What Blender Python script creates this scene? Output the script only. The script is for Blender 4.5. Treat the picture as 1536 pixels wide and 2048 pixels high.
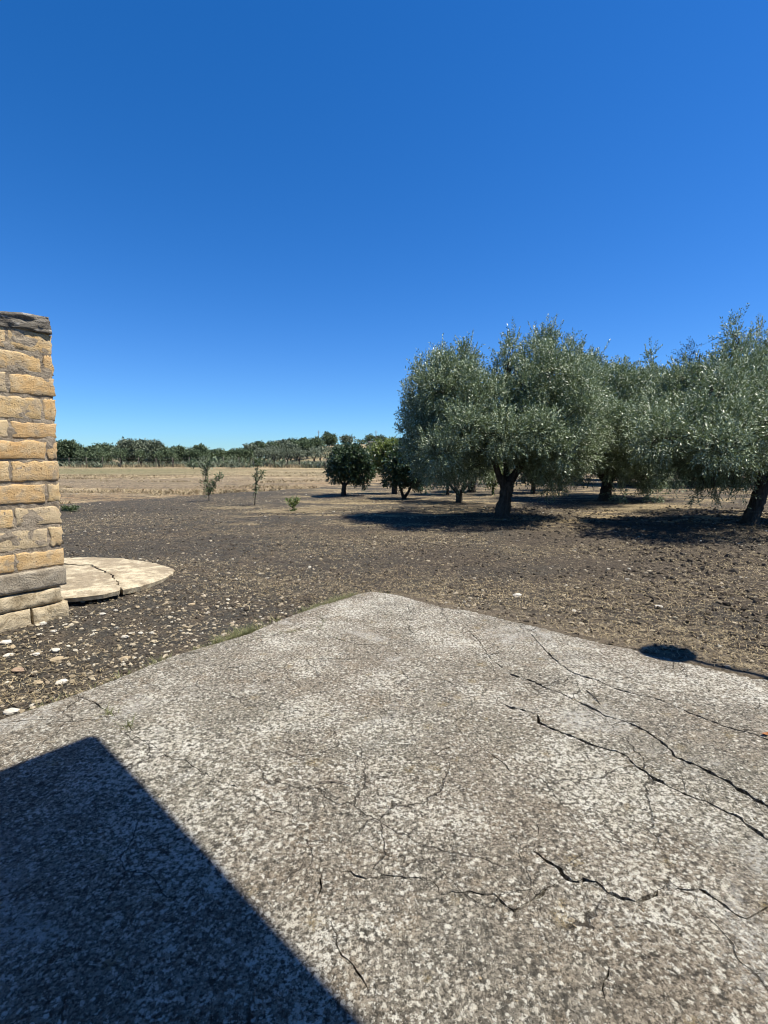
import bpy, math, random
import numpy as np
from mathutils import Vector, noise as mnoise
from mathutils.geometry import delaunay_2d_cdt

for o in list(bpy.data.objects):
    bpy.data.objects.remove(o)
scene = bpy.context.scene
COL = scene.collection
rng = np.random.default_rng(11)
random.seed(5)
R = math.radians

# ------------------------------------------------------------------ camera, sky, sun, exposure
CAM_H = 1.6
FPX = 1000.0
PITCH = math.atan((1024 - 915) / FPX)
cam_d = bpy.data.cameras.new('camera')
cam = bpy.data.objects.new('camera', cam_d)
COL.objects.link(cam)
cam.location = (0, 0, CAM_H)
cam.rotation_euler = (math.pi / 2 - PITCH, 0, 0)
cam_d.sensor_fit = 'VERTICAL'
cam_d.sensor_height = 24
cam_d.lens = 12.0 / (1024 / FPX)
cam_d.clip_start = 0.05
cam_d.clip_end = 4000
scene.camera = cam

SUN_EL, SUN_AZ = R(64), R(-6)          # azimuth counted from +X towards +Y
SUN_H = np.array([math.cos(SUN_AZ), math.sin(SUN_AZ)])
sun_vec = Vector((math.cos(SUN_EL) * SUN_H[0], math.cos(SUN_EL) * SUN_H[1], math.sin(SUN_EL)))
world = bpy.data.worlds.new('World')
scene.world = world
world.use_nodes = True
wn = world.node_tree
wn.nodes.clear()
w_out = wn.nodes.new('ShaderNodeOutputWorld')
w_bg = wn.nodes.new('ShaderNodeBackground')
w_sky = wn.nodes.new('ShaderNodeTexSky')
w_sky.sky_type = 'NISHITA'
w_sky.sun_disc = False
w_sky.sun_elevation = SUN_EL
w_sky.sun_rotation = math.atan2(SUN_H[0], SUN_H[1])
w_sky.altitude = 100
w_sky.air_density = 1.0
w_sky.dust_density = 0.0
w_sky.ozone_density = 3.0
w_hs = wn.nodes.new('ShaderNodeHueSaturation')
w_hs.inputs['Saturation'].default_value = 1.18
w_bg.inputs['Strength'].default_value = 0.055
wn.links.new(w_sky.outputs[0], w_hs.inputs['Color'])
# the phone's deep blue: less red high up, more blue throughout, the same rule over the whole sky
w_sep = wn.nodes.new('ShaderNodeSeparateColor')
w_com = wn.nodes.new('ShaderNodeCombineColor')
wn.links.new(w_hs.outputs[0], w_sep.inputs[0])
w_pow = wn.nodes.new('ShaderNodeMath')
w_pow.operation = 'POWER'
w_pow.inputs[1].default_value = 1.4
w_mr = wn.nodes.new('ShaderNodeMath')
w_mr.operation = 'MULTIPLY'
w_mr.inputs[1].default_value = 0.52
w_mb = wn.nodes.new('ShaderNodeMath')
w_mb.operation = 'MULTIPLY'
w_mb.inputs[1].default_value = 1.55
wn.links.new(w_sep.outputs[0], w_pow.inputs[0])
wn.links.new(w_pow.outputs[0], w_mr.inputs[0])
w_cap = wn.nodes.new('ShaderNodeMath')
w_cap.operation = 'MULTIPLY'
w_cap.inputs[1].default_value = 0.58
w_min = wn.nodes.new('ShaderNodeMath')
w_min.operation = 'SMOOTH_MIN'
w_min.inputs[2].default_value = 0.6
wn.links.new(w_sep.outputs[0], w_cap.inputs[0])
wn.links.new(w_cap.outputs[0], w_min.inputs[0])
wn.links.new(w_mr.outputs[0], w_min.inputs[1])
wn.links.new(w_min.outputs[0], w_com.inputs[0])
wn.links.new(w_sep.outputs[1], w_com.inputs[1])
wn.links.new(w_sep.outputs[2], w_mb.inputs[0])
wn.links.new(w_mb.outputs[0], w_com.inputs[2])
wn.links.new(w_com.outputs[0], w_bg.inputs['Color'])
wn.links.new(w_bg.outputs[0], w_out.inputs['Surface'])

sun_d = bpy.data.lights.new('sun', 'SUN')
sun_d.energy = 5.0
sun_d.angle = R(0.53)
sun_d.color = (1.0, 0.945, 0.845)
sun = bpy.data.objects.new('sun', sun_d)
COL.objects.link(sun)
sun.rotation_euler = sun_vec.to_track_quat('Z', 'Y').to_euler()

scene.view_settings.view_transform = 'Standard'
scene.view_settings.look = 'None'
scene.view_settings.gamma = 1.0
scene.view_settings.use_curve_mapping = False
scene.view_settings.exposure = 0.85
scene.cycles.filter_width = 1.1
scene.cycles.max_bounces = 5
scene.cycles.diffuse_bounces = 3
scene.cycles.transparent_max_bounces = 4


# ------------------------------------------------------------------ helpers: placing
def ray(px, py):
    x = (px - 768) / FPX
    y = -(py - 1024) / FPX
    return np.array([x, math.cos(PITCH) + y * math.sin(PITCH), -math.sin(PITCH) + y * math.cos(PITCH)])


def G(px, py, z=0.0):
    """point at height z that the photograph shows at this pixel"""
    d = ray(px, py)
    t = (z - CAM_H) / d[2]
    return np.array([d[0] * t, d[1] * t, z])


def P(px, py, Y):
    d = ray(px, py)
    t = Y / d[1]
    return np.array([d[0] * t, Y, CAM_H + d[2] * t])


# ------------------------------------------------------------------ helpers: noise
_perm = np.random.default_rng(3).random((256, 256))


def vnoise(x, y, s=0):
    x = np.asarray(x, float) + s * 17.31
    y = np.asarray(y, float) + s * 9.77
    xi = np.floor(x).astype(int)
    yi = np.floor(y).astype(int)
    fx = x - xi
    fy = y - yi
    fx = fx * fx * (3 - 2 * fx)
    fy = fy * fy * (3 - 2 * fy)
    a = _perm[xi & 255, yi & 255]
    b = _perm[(xi + 1) & 255, yi & 255]
    c = _perm[xi & 255, (yi + 1) & 255]
    d = _perm[(xi + 1) & 255, (yi + 1) & 255]
    return (a * (1 - fx) + b * fx) * (1 - fy) + (c * (1 - fx) + d * fx) * fy


def fbm(x, y, octv=4, s=0):
    v, a, t = 0, 1.0, 0
    for k in range(octv):
        v = v + a * vnoise(x * 2 ** k, y * 2 ** k, s + k)
        t += a
        a *= 0.5
    return v / t * 2 - 1


def sstep(a, b, v):
    t = np.clip((v - a) / (b - a), 0, 1)
    return t * t * (3 - 2 * t)


# ------------------------------------------------------------------ helpers: meshes
def np_mesh(name, verts, faces_list, smooth=False, attrs=None):
    me = bpy.data.meshes.new(name)
    verts = np.asarray(verts, np.float32)
    me.vertices.add(len(verts))
    me.vertices.foreach_set('co', verts.ravel())
    loops, starts, tot, n = [], [], [], 0
    for f in faces_list:
        f = np.asarray(f, np.int32)
        if not len(f):
            continue
        k = f.shape[1]
        loops.append(f.ravel())
        starts.append(n + np.arange(len(f)) * k)
        tot.append(np.full(len(f), k))
        n += len(f) * k
    loops = np.concatenate(loops)
    starts = np.concatenate(starts)
    tot = np.concatenate(tot)
    me.loops.add(len(loops))
    me.loops.foreach_set('vertex_index', loops.astype(np.int32))
    me.polygons.add(len(starts))
    me.polygons.foreach_set('loop_start', starts.astype(np.int32))
    me.polygons.foreach_set('loop_total', tot.astype(np.int32))
    me.polygons.foreach_set('use_smooth', np.full(len(starts), smooth))
    if attrs:
        for k, v in attrs.items():
            at = me.attributes.new(k, 'FLOAT', 'POINT')
            at.data.foreach_set('value', np.asarray(v, np.float32))
    me.update(calc_edges=True)
    me.validate()
    return me


def link(name, me, mat, parent=None, loc=None, label=None, cat=None, group=None, kind=None):
    o = bpy.data.objects.new(name, me)
    COL.objects.link(o)
    if me is not None and mat is not None and not len(me.materials):
        me.materials.append(mat)
    if parent is not None:
        o.parent = parent
    if loc is not None:
        o.location = [float(v) for v in loc]
    for k, v in (('label', label), ('category', cat), ('group', group), ('kind', kind)):
        if v:
            o[k] = v
    return o


def empty(name, loc, label, cat, group=None):
    return link(name, None, None, None, loc, label, cat, group)


class MB:
    def __init__(s):
        s.v, s.t, s.q, s.n = [], [], [], 0

    def add(s, v, tris=None, quads=None):
        v = np.asarray(v, float)
        if tris is not None and len(tris):
            s.t.append(np.asarray(tris) + s.n)
        if quads is not None and len(quads):
            s.q.append(np.asarray(quads) + s.n)
        s.v.append(v)
        s.n += len(v)

    def mesh(s, name, smooth=False, attrs=None):
        fl = []
        if s.t:
            fl.append(np.concatenate(s.t))
        if s.q:
            fl.append(np.concatenate(s.q))
        return np_mesh(name, np.concatenate(s.v), fl, smooth, attrs)

    def box(s, lo, hi):
        x0, y0, z0 = lo
        x1, y1, z1 = hi
        s.add([(x0, y0, z0), (x1, y0, z0), (x1, y1, z0), (x0, y1, z0), (x0, y0, z1), (x1, y0, z1), (x1, y1, z1), (x0, y1, z1)],
              quads=[(0, 3, 2, 1), (4, 5, 6, 7), (0, 1, 5, 4), (1, 2, 6, 5), (2, 3, 7, 6), (3, 0, 4, 7)])

    def tube(s, pts, rads, seg=8, rough=0.0, cap=True):
        pts = np.asarray(pts, float)
        n = len(pts)
        tan = np.gradient(pts, axis=0)
        tan /= np.linalg.norm(tan, axis=1)[:, None] + 1e-9
        up = np.array([0.31, 0.17, 1.0]) if abs(tan[0][2]) < 0.9 else np.array([1.0, 0.2, 0.1])
        rings = []
        a = np.arange(seg) / seg * 2 * np.pi
        for i in range(n):
            u = np.cross(tan[i], up)
            u /= np.linalg.norm(u) + 1e-9
            w = np.cross(tan[i], u)
            up = np.cross(u, tan[i]) * 1.0
            rr = rads[i] * (1 + rough * (rng.random(seg) - 0.5))
            rings.append(pts[i] + np.outer(np.cos(a) * rr, u) + np.outer(np.sin(a) * rr, w))
        v = np.concatenate(rings)
        i0 = (np.arange(n - 1)[:, None] * seg + np.arange(seg)).ravel()
        i1 = (np.arange(n - 1)[:, None] * seg + (np.arange(seg) + 1) % seg).ravel()
        q = np.stack([i0, i1, i1 + seg, i0 + seg], 1)
        if cap:
            v = np.concatenate([v, pts[-1:], pts[:1]])
            m = n * seg
            b = (n - 1) * seg
            t = [(b + k, b + (k + 1) % seg, m) for k in range(seg)] + [((k + 1) % seg, k, m + 1) for k in range(seg)]
            s.add(v, tris=t, quads=q)
        else:
            s.add(v, quads=q)


def spline(ctrl, n):
    """smooth path through control points"""
    c = np.asarray(ctrl, float)
    t = np.linspace(0, len(c) - 1, n)
    i = np.minimum(t.astype(int), len(c) - 2)
    f = (t - i)[:, None]
    p1, p2 = c[i], c[i + 1]
    p0, p3 = c[np.maximum(i - 1, 0)], c[np.minimum(i + 2, len(c) - 1)]
    return 0.5 * (2 * p1 + (p2 - p0) * f + (2 * p0 - 5 * p1 + 4 * p2 - p3) * f ** 2 + (3 * p1 - p0 - 3 * p2 + p3) * f ** 3)


_t = (1 + 5 ** 0.5) / 2
ICO_V = np.array([(-1, _t, 0), (1, _t, 0), (-1, -_t, 0), (1, -_t, 0), (0, -1, _t), (0, 1, _t), (0, -1, -_t), (0, 1, -_t), (_t, 0, -1), (_t, 0, 1), (-_t, 0, -1), (-_t, 0, 1)], float)
ICO_V /= np.linalg.norm(ICO_V[0])
ICO_F = np.array([(0, 11, 5), (0, 5, 1), (0, 1, 7), (0, 7, 10), (0, 10, 11), (1, 5, 9), (5, 11, 4), (11, 10, 2), (10, 7, 6), (7, 1, 8), (3, 9, 4), (3, 4, 2), (3, 2, 6), (3, 6, 8), (3, 8, 9), (4, 9, 5), (2, 4, 11), (6, 2, 10), (8, 6, 7), (9, 8, 1)])


def lumps(name, pos, rad, flat, rough=0.35, smooth=False, rr=None):
    """many small irregular lumps as one mesh"""
    n = len(pos)
    v = ICO_V[None] * (1 + rough * (rng.random((n, 12, 1)) - 0.5) * 2)
    el = 0.6 + 0.8 * rng.random((n, 3))
    el[:, 2] = flat * (0.7 + 0.6 * rng.random(n))
    v = v * el[:, None, :] * np.asarray(rad)[:, None, None]
    a = rng.random(n) * 6.283
    c, s_ = np.cos(a)[:, None], np.sin(a)[:, None]
    x = v[..., 0] * c - v[..., 1] * s_
    y = v[..., 0] * s_ + v[..., 1] * c
    z = v[..., 2] + x * (rng.random((n, 1)) - 0.5) * 0.5
    v = np.stack([x, y, z], -1) + np.asarray(pos)[:, None, :]
    f = ICO_F[None] + (np.arange(n) * 12)[:, None, None]
    return np_mesh(name, v.reshape(-1, 3), [f.reshape(-1, 3)], smooth, {'rnd': np.repeat(rng.random(n), 12)})


# ------------------------------------------------------------------ helpers: materials
ALB = 0.80      # one overall scale on every base colour


class NT:
    def __init__(s, name, rough=0.9, spec=0.3):
        s.m = bpy.data.materials.new(name)
        s.m.use_nodes = True
        s.t = s.m.node_tree
        s.b = s.t.nodes['Principled BSDF']
        s.b.inputs['Roughness'].default_value = rough
        s.b.inputs['Specular IOR Level'].default_value = spec
        s.geo = s.t.nodes.new('ShaderNodeNewGeometry')
        s.pos = s.geo.outputs['Position']

    def n(s, ty, **k):
        nd = s.t.nodes.new(ty)
        for a, v in k.items():
            setattr(nd, a, v)
        return nd

    def put(s, sock, v):
        if hasattr(v, 'is_output') or isinstance(v, bpy.types.NodeSocket):
            s.t.links.new(v, sock)
        elif isinstance(v, (tuple, list)) and len(v) == 3 and sock.type == 'RGBA':
            sock.default_value = (*v, 1)
        else:
            sock.default_value = v

    def noise(s, scale, detail=3, rough=0.55, vec=None, dist=0.0, out=0):
        nd = s.n('ShaderNodeTexNoise')
        s.put(nd.inputs['Vector'], vec if vec is not None else s.pos)
        nd.inputs['Scale'].default_value = scale
        nd.inputs['Detail'].default_value = detail
        nd.inputs['Roughness'].default_value = rough
        nd.inputs['Distortion'].default_value = dist
        return nd.outputs[out]

    def voro(s, scale, vec=None, feature='F1', rnd=1.0):
        nd = s.n('ShaderNodeTexVoronoi', feature=feature)
        s.put(nd.inputs['Vector'], vec if vec is not None else s.pos)
        nd.inputs['Scale'].default_value = scale
        nd.inputs['Randomness'].default_value = rnd
        return nd

    def math(s, op, a, b=0.0, c=None, clamp=False):
        nd = s.n('ShaderNodeMath', operation=op, use_clamp=clamp)
        s.put(nd.inputs[0], a)
        s.put(nd.inputs[1], b)
        if c is not None:
            s.put(nd.inputs[2], c)
        return nd.outputs[0]

    def map(s, v, a, b, c=0.0, d=1.0):
        nd = s.n('ShaderNodeMapRange', interpolation_type='SMOOTHSTEP')
        s.put(nd.inputs[0], v)
        for i, q in enumerate((a, b, c, d)):
            s.put(nd.inputs[i + 1], q)
        return nd.outputs[0]

    def mix(s, f, a, b, blend='MIX'):
        nd = s.n('ShaderNodeMix', data_type='RGBA', blend_type=blend)
        s.put(nd.inputs[0], f)
        s.put(nd.inputs[6], a)
        s.put(nd.inputs[7], b)
        return nd.outputs[2]

    def scale(s, vec, sc):
        nd = s.n('ShaderNodeVectorMath', operation='MULTIPLY')
        s.put(nd.inputs[0], vec)
        nd.inputs[1].default_value = sc
        return nd.outputs[0]

    def addv(s, a, b):
        nd = s.n('ShaderNodeVectorMath', operation='ADD')
        s.put(nd.inputs[0], a)
        s.put(nd.inputs[1], b)
        return nd.outputs[0]

    def warp(s, amount, scale, vec=None, detail=2):
        vec = vec if vec is not None else s.pos
        nz = s.noise(scale, detail, vec=vec, out=1)
        return s.addv(vec, s.scale(s.addv(nz, (-0.5, -0.5, -0.5)), (amount, amount, amount)))

    def bump(s, h, dist, strength=1.0, normal=None):
        nd = s.n('ShaderNodeBump')
        s.put(nd.inputs['Height'], h)
        nd.inputs['Distance'].default_value = dist
        nd.inputs['Strength'].default_value = strength
        if normal is not None:
            s.put(nd.inputs['Normal'], normal)
        return nd.outputs[0]

    def attr(s, name):
        nd = s.n('ShaderNodeAttribute', attribute_name=name)
        return nd.outputs['Fac']

    def objrand(s):
        return s.n('ShaderNodeObjectInfo').outputs['Random']

    def done(s, col=None, normal=None, rough=None):
        if col is not None:
            s.put(s.b.inputs['Base Color'], s.mix(1.0, col, (ALB, ALB, ALB), 'MULTIPLY'))
        if normal is not None:
            s.put(s.b.inputs['Normal'], normal)
        if rough is not None:
            s.put(s.b.inputs['Roughness'], rough)
        return s.m


def spots(nt, scale, vec, lo, hi, keep):
    """round irregular spots: mask 0..1; keep = share of cells that carry one"""
    v = nt.voro(scale, vec)
    sep = nt.n('ShaderNodeSeparateColor')
    nt.put(sep.inputs[0], v.outputs['Color'])
    pick = nt.math('LESS_THAN', sep.outputs[0], keep)
    size = nt.math('MULTIPLY_ADD', sep.outputs[1], 0.7, 0.45)
    d = nt.math('DIVIDE', v.outputs['Distance'], size)
    return nt.math('MULTIPLY', nt.map(d, lo, hi, 1.0, 0.0), pick)


def mat_concrete():
    nt = NT('weathered_concrete', 0.93, 0.15)
    wv = nt.warp(0.02, 45, detail=3)
    wv2 = nt.warp(0.008, 160, detail=2)
    big = nt.noise(0.9, 4, 0.6)
    mid = nt.noise(5, 4, 0.6)
    fine = nt.noise(75, 5, 0.78)
    vfine = nt.noise(220, 3, 0.7)
    c = nt.mix(nt.map(big, 0.38, 0.6), (0.30, 0.25, 0.185), (0.295, 0.27, 0.215))
    c = nt.mix(nt.map(mid, 0.5, 0.68), c, (0.34, 0.265, 0.175))
    hue = nt.noise(0.55, 3, 0.5, vec=nt.addv(nt.pos, (11.0, 4.0, 0.0)))
    c = nt.mix(nt.math('MULTIPLY', nt.map(hue, 0.50, 0.64), 0.45), c, (0.28, 0.19, 0.115))
    c = nt.mix(nt.math('MULTIPLY', nt.map(hue, 0.36, 0.46, 1, 0), 0.6), c, (0.23, 0.23, 0.175))
    # aggregate grains showing through
    ag = nt.voro(105, wv2)
    sep = nt.n('ShaderNodeSeparateColor')
    nt.put(sep.inputs[0], ag.outputs['Color'])
    grain = nt.mix(nt.map(sep.outputs[0], 0.1, 0.9), (0.11, 0.097, 0.078), (0.56, 0.50, 0.39))
    c = nt.mix(0.55, c, grain)
    # dark lichen and pits
    dkn = nt.map(nt.noise(27, 5, 0.7, vec=nt.addv(nt.pos, (2.0, 8.0, 0.0))), 0.53, 0.60)
    dk = nt.math('MAXIMUM', nt.math('MULTIPLY', spots(nt, 30, wv, 0.25, 0.6, 0.5), nt.map(nt.noise(3.1, 3), 0.38, 0.55)), nt.math('MULTIPLY', dkn, 0.8))
    c = nt.mix(nt.math('MULTIPLY', dk, 0.8), c, (0.048, 0.046, 0.038))
    dk2 = nt.map(fine, 0.40, 0.5, 1, 0)
    c = nt.mix(nt.math('MULTIPLY', dk2, 0.8), c, (0.035, 0.030, 0.023))
    # white lichen: ragged crusts whose cover drifts over the slab, plus round single spots
    drift = nt.noise(1.35, 5, 0.62, dist=0.4)
    wn_ = nt.noise(46, 6, 0.72, vec=wv2)
    thr = nt.map(drift, 0.37, 0.63, 0.575, 0.488)
    wide = nt.map(nt.math('SUBTRACT', wn_, thr), 0.0, 0.035)
    wn2 = nt.noise(17, 6, 0.75, vec=nt.addv(nt.pos, (5.0, 1.0, 0.0)))
    thr2 = nt.map(drift, 0.40, 0.66, 0.64, 0.54)
    wide2 = nt.map(nt.math('SUBTRACT', wn2, thr2), 0.0, 0.03)
    w1 = spots(nt, 48, wv, 0.3, 0.5, 0.30)
    w3 = spots(nt, 23, wv, 0.16, 0.34, 0.16)
    w = nt.math('MAXIMUM', nt.math('MAXIMUM', wide, wide2), nt.math('MAXIMUM', nt.math('MULTIPLY', w1, 0.85), w3), clamp=True)
    wb = nt.math('MULTIPLY', w, nt.map(fine, 0.36, 0.52, 0.2, 1.0))
    c = nt.mix(wb, c, nt.mix(nt.map(nt.noise(8, 3), 0.4, 0.6), (0.70, 0.65, 0.53), (0.80, 0.765, 0.65)))
    # ochre and rusty stains
    oc = nt.math('MULTIPLY', spots(nt, 8, nt.warp(0.08, 14, detail=4), 0.1, 0.5, 0.16), nt.map(fine, 0.42, 0.6))
    c = nt.mix(nt.math('MULTIPLY', oc, 0.6), c, (0.34, 0.25, 0.10))
    pale = nt.math('MULTIPLY', nt.map(nt.noise(0.8, 5, 0.7, vec=nt.addv(nt.pos, (1.5, 20.0, 0.0)), dist=0.5), 0.54, 0.64), nt.map(nt.noise(55, 4, 0.75), 0.45, 0.53))
    c = nt.mix(nt.math('MULTIPLY', pale, 0.75), c, (0.62, 0.60, 0.53))
    hv = nt.voro(1.5, nt.warp(0.35, 2.2, detail=5), 'DISTANCE_TO_EDGE')
    hv2 = nt.voro(3.6, nt.warp(0.16, 5, detail=5), 'DISTANCE_TO_EDGE')
    hl = nt.math('MAXIMUM', nt.math('MULTIPLY', nt.map(hv.outputs['Distance'], 0.0025, 0.007, 1, 0), nt.map(nt.noise(1.3, 3, 0.6, vec=nt.addv(nt.pos, (3.0, 6.0, 0.0))), 0.46, 0.54)),
                 nt.math('MULTIPLY', nt.map(hv2.outputs['Distance'], 0.003, 0.009, 1, 0), nt.map(nt.noise(0.9, 3, 0.6, vec=nt.addv(nt.pos, (13.0, 2.0, 0.0))), 0.54, 0.6)))
    c = nt.mix(nt.math('MULTIPLY', hl, 0.75), c, (0.045, 0.038, 0.028))
    h = nt.math('ADD', nt.math('MULTIPLY', fine, 1.0), nt.math('MULTIPLY', w, 0.22))
    h = nt.math('SUBTRACT', h, nt.math('MULTIPLY', hl, 0.8))
    h = nt.math('SUBTRACT', h, nt.math('MULTIPLY', ag.outputs['Distance'], 0.4))
    h2 = nt.math('ADD', h, nt.math('MULTIPLY', vfine, 0.3))
    nb = nt.bump(h2, 0.016, 1.0, nt.bump(mid, 0.02, 0.6))
    return nt.done(c, nb)


def mat_soil():
    nt = NT('tilled_soil', 0.96, 0.12)
    sepp = nt.n('ShaderNodeSeparateXYZ')
    nt.put(sepp.inputs[0], nt.pos)
    X, Y = sepp.outputs[0], sepp.outputs[1]
    big = nt.noise(0.35, 4, 0.6)
    mid = nt.noise(3.5, 5, 0.65)
    fine = nt.noise(42, 5, 0.72)
    c = nt.mix(nt.map(nt.math('ADD', big, nt.map(X, -6, 5, -0.12, 0.1)), 0.4, 0.6), (0.080, 0.075, 0.063), (0.097, 0.079, 0.060))
    c = nt.mix(nt.map(mid, 0.4, 0.7), c, (0.135, 0.108, 0.078))
    c = nt.mix(nt.map(fine, 0.38, 0.56), (0.026, 0.022, 0.018), c)
    fk = nt.map(nt.noise(24, 6, 0.75, vec=nt.scale(nt.pos, (1.0, 0.7, 1.0))), 0.585, 0.62)
    fk = nt.math('MULTIPLY', fk, nt.map(nt.noise(1.1, 4, 0.7, vec=nt.scale(nt.pos, (0.5, 1.0, 1.0))), 0.38, 0.62, 0.25, 1.0))
    c = nt.mix(nt.math('MULTIPLY', fk, 0.9), c, (0.36, 0.29, 0.19))
    c = nt.mix(nt.math('MULTIPLY', nt.attr('dust'), nt.map(nt.noise(30, 5, 0.75), 0.36, 0.56, 0.25, 0.85)), c, (0.22, 0.178, 0.125))
    # pale dusty crumbs and little stones
    wv = nt.warp(0.03, 30)
    st = nt.math('MAXIMUM', spots(nt, 22, wv, 0.12, 0.42, 0.22), spots(nt, 9, nt.warp(0.05, 12), 0.06, 0.26, 0.22))
    st = nt.math('MULTIPLY', st, nt.map(nt.noise(0.8, 4, 0.7), 0.36, 0.6, 0.35, 1.0))
    c = nt.mix(nt.math('MULTIPLY', st, 0.9), c, (0.42, 0.36, 0.26))
    # cut straw lying on the soil
    sv = nt.scale(nt.warp(0.25, 5), (14.0, 70.0, 1.0))
    sv2 = nt.scale(nt.warp(0.25, 4, nt.addv(nt.pos, (5.0, 9.0, 0.0))), (60.0, 20.0, 1.0))
    fl = nt.math('MAXIMUM', nt.map(nt.noise(1.0, 2, vec=sv), 0.62, 0.72), nt.map(nt.noise(1.0, 2, vec=sv2), 0.64, 0.74))
    fl = nt.math('MULTIPLY', fl, nt.map(nt.noise(0.5, 5, 0.7), 0.35, 0.62, 0.15, 1.0))
    c = nt.mix(nt.math('MULTIPLY', fl, 0.75), c, (0.38, 0.31, 0.19))
    # drifts of straw between the trees
    lit = nt.map(nt.noise(1.0, 5, 0.7, vec=nt.scale(nt.pos, (0.28, 0.9, 1.0))), 0.50, 0.58)
    lit = nt.math('MULTIPLY', lit, nt.map(Y, 9.5, 13.5))
    lit = nt.math('MULTIPLY', lit, nt.map(X, -5.0, -2.5))
    lit = nt.math('MULTIPLY', lit, nt.map(nt.noise(11, 6, 0.78), 0.42, 0.56, 0.1, 1.0))
    c = nt.mix(nt.math('MULTIPLY', lit, 0.9), c, (0.52, 0.40, 0.22))
    # the mown straw field beyond the tilled strip, in bands along the rows
    edge = nt.math('ADD', nt.math('MULTIPLY_ADD', X, 1.35, 0.0), nt.math('MULTIPLY', nt.noise(0.5, 6, 0.75), 6.5))
    edge = nt.math('SUBTRACT', Y, nt.math('ADD', edge, 28.9))
    field = nt.map(edge, -0.6, 0.6)
    rowv = nt.scale(nt.warp(2.5, 0.25), (0.05, 0.55, 1.0))
    rows = nt.noise(1.0, 4, 0.65, vec=rowv)
    rowf = nt.noise(1.0, 4, 0.7, vec=nt.scale(nt.warp(0.8, 0.7), (0.45, 3.2, 1.0)))
    tuft = nt.math('ADD', nt.math('MULTIPLY', nt.noise(7.0, 5, 0.75), 0.55), nt.math('MULTIPLY', nt.noise(1.0, 5, 0.75, vec=nt.scale(nt.pos, (1.6, 3.2, 1.0))), 0.45))
    sc = nt.mix(nt.map(rows, 0.42, 0.58), (0.42, 0.32, 0.18), (0.70, 0.56, 0.33))
    sc = nt.mix(nt.math('MULTIPLY', nt.map(rowf, 0.47, 0.58), nt.map(edge, 4.0, 12.0, 1.0, 0.15)), sc, (0.42, 0.24, 0.11))
    pat = nt.noise(1.0, 5, 0.7, vec=nt.scale(nt.warp(2.0, 0.3), (0.11, 0.45, 1.0)))
    sc = nt.mix(nt.math('MULTIPLY', nt.map(pat, 0.50, 0.60), 0.75), sc, nt.mix(nt.map(tuft, 0.47, 0.53), (0.10, 0.085, 0.065), (0.26, 0.21, 0.14)))
    sc = nt.mix(nt.math('MULTIPLY', nt.map(tuft, 0.465, 0.515, 1, 0), 0.9), sc, (0.12, 0.09, 0.056))
    rowg = nt.noise(1.0, 3, 0.6, vec=nt.scale(nt.warp(1.5, 0.4), (0.06, 1.1, 1.0)))
    sc = nt.mix(nt.math('MULTIPLY', nt.map(rowg, 0.49, 0.58), 0.85), sc, nt.mix(nt.map(tuft, 0.46, 0.56), (0.075, 0.06, 0.046), (0.30, 0.22, 0.125)))
    # a dull stony band, then a greenish one near the hedge
    bandy = nt.math('ADD', Y, nt.math('MULTIPLY', nt.math('SUBTRACT', nt.noise(0.12, 5, 0.7), 0.5), 18.0))
    b1 = nt.math('MULTIPLY', nt.map(bandy, 26, 29), nt.map(bandy, 36, 40, 1, 0))
    b1 = nt.math('MULTIPLY', b1, nt.map(X, -16, -2, 1.0, 0.4))
    sc = nt.mix(nt.math('MULTIPLY', b1, 0.8), sc, nt.mix(nt.map(tuft, 0.44, 0.56), (0.085, 0.07, 0.052), (0.32, 0.25, 0.16)))
    b2 = nt.math('MULTIPLY', nt.map(bandy, 44, 48), nt.map(bandy, 68, 76, 1, 0))
    b2 = nt.math('MULTIPLY', b2, nt.map(X, -34, -10, 1.0, 0.35))
    sc = nt.mix(nt.math('MULTIPLY', b2, 0.8), sc, nt.mix(nt.map(tuft, 0.44, 0.56), (0.085, 0.095, 0.04), (0.27, 0.24, 0.13)))
    field = nt.math('MULTIPLY', field, nt.map(X, 2.0, 8.0, 1.0, 0.35))
    c = nt.mix(field, c, sc)
    # far land
    c = nt.mix(nt.map(Y, 96, 110), c, nt.mix(nt.map(nt.noise(0.15, 4), 0.4, 0.6), (0.34, 0.27, 0.16), (0.18, 0.16, 0.09)))
    nb = nt.bump(nt.math('ADD', fine, nt.math('MULTIPLY', st, 0.35)), 0.03, 1.0, nt.bump(mid, 0.10, 0.8))
    return nt.done(c, nb)


def mat_rnd(name, cols, rough=0.9, bump=None, fine=60, nmix=0.35, spec=0.25):
    """colour picked by the per-piece random number, with fine grain"""
    nt = NT(name, rough, spec)
    r = nt.attr('rnd')
    ramp = nt.n('ShaderNodeValToRGB')
    el = ramp.color_ramp.elements
    while len(el) < len(cols):
        el.new(0.5)
    for i, c in enumerate(cols):
        el[i].position = i / (len(cols) - 1)
        el[i].color = (*c, 1)
    nt.put(ramp.inputs[0], r)
    nz = nt.noise(fine, 4, 0.7)
    dark = nt.mix(1.0, ramp.outputs[0], (0.5, 0.48, 0.45), 'MULTIPLY')
    c = nt.mix(nt.math('MULTIPLY', nt.map(nz, 0.4, 0.6, 1, 0), nmix), ramp.outputs[0], dark)
    return nt.done(c, nt.bump(nz, bump, 1.0) if bump else None)


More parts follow.
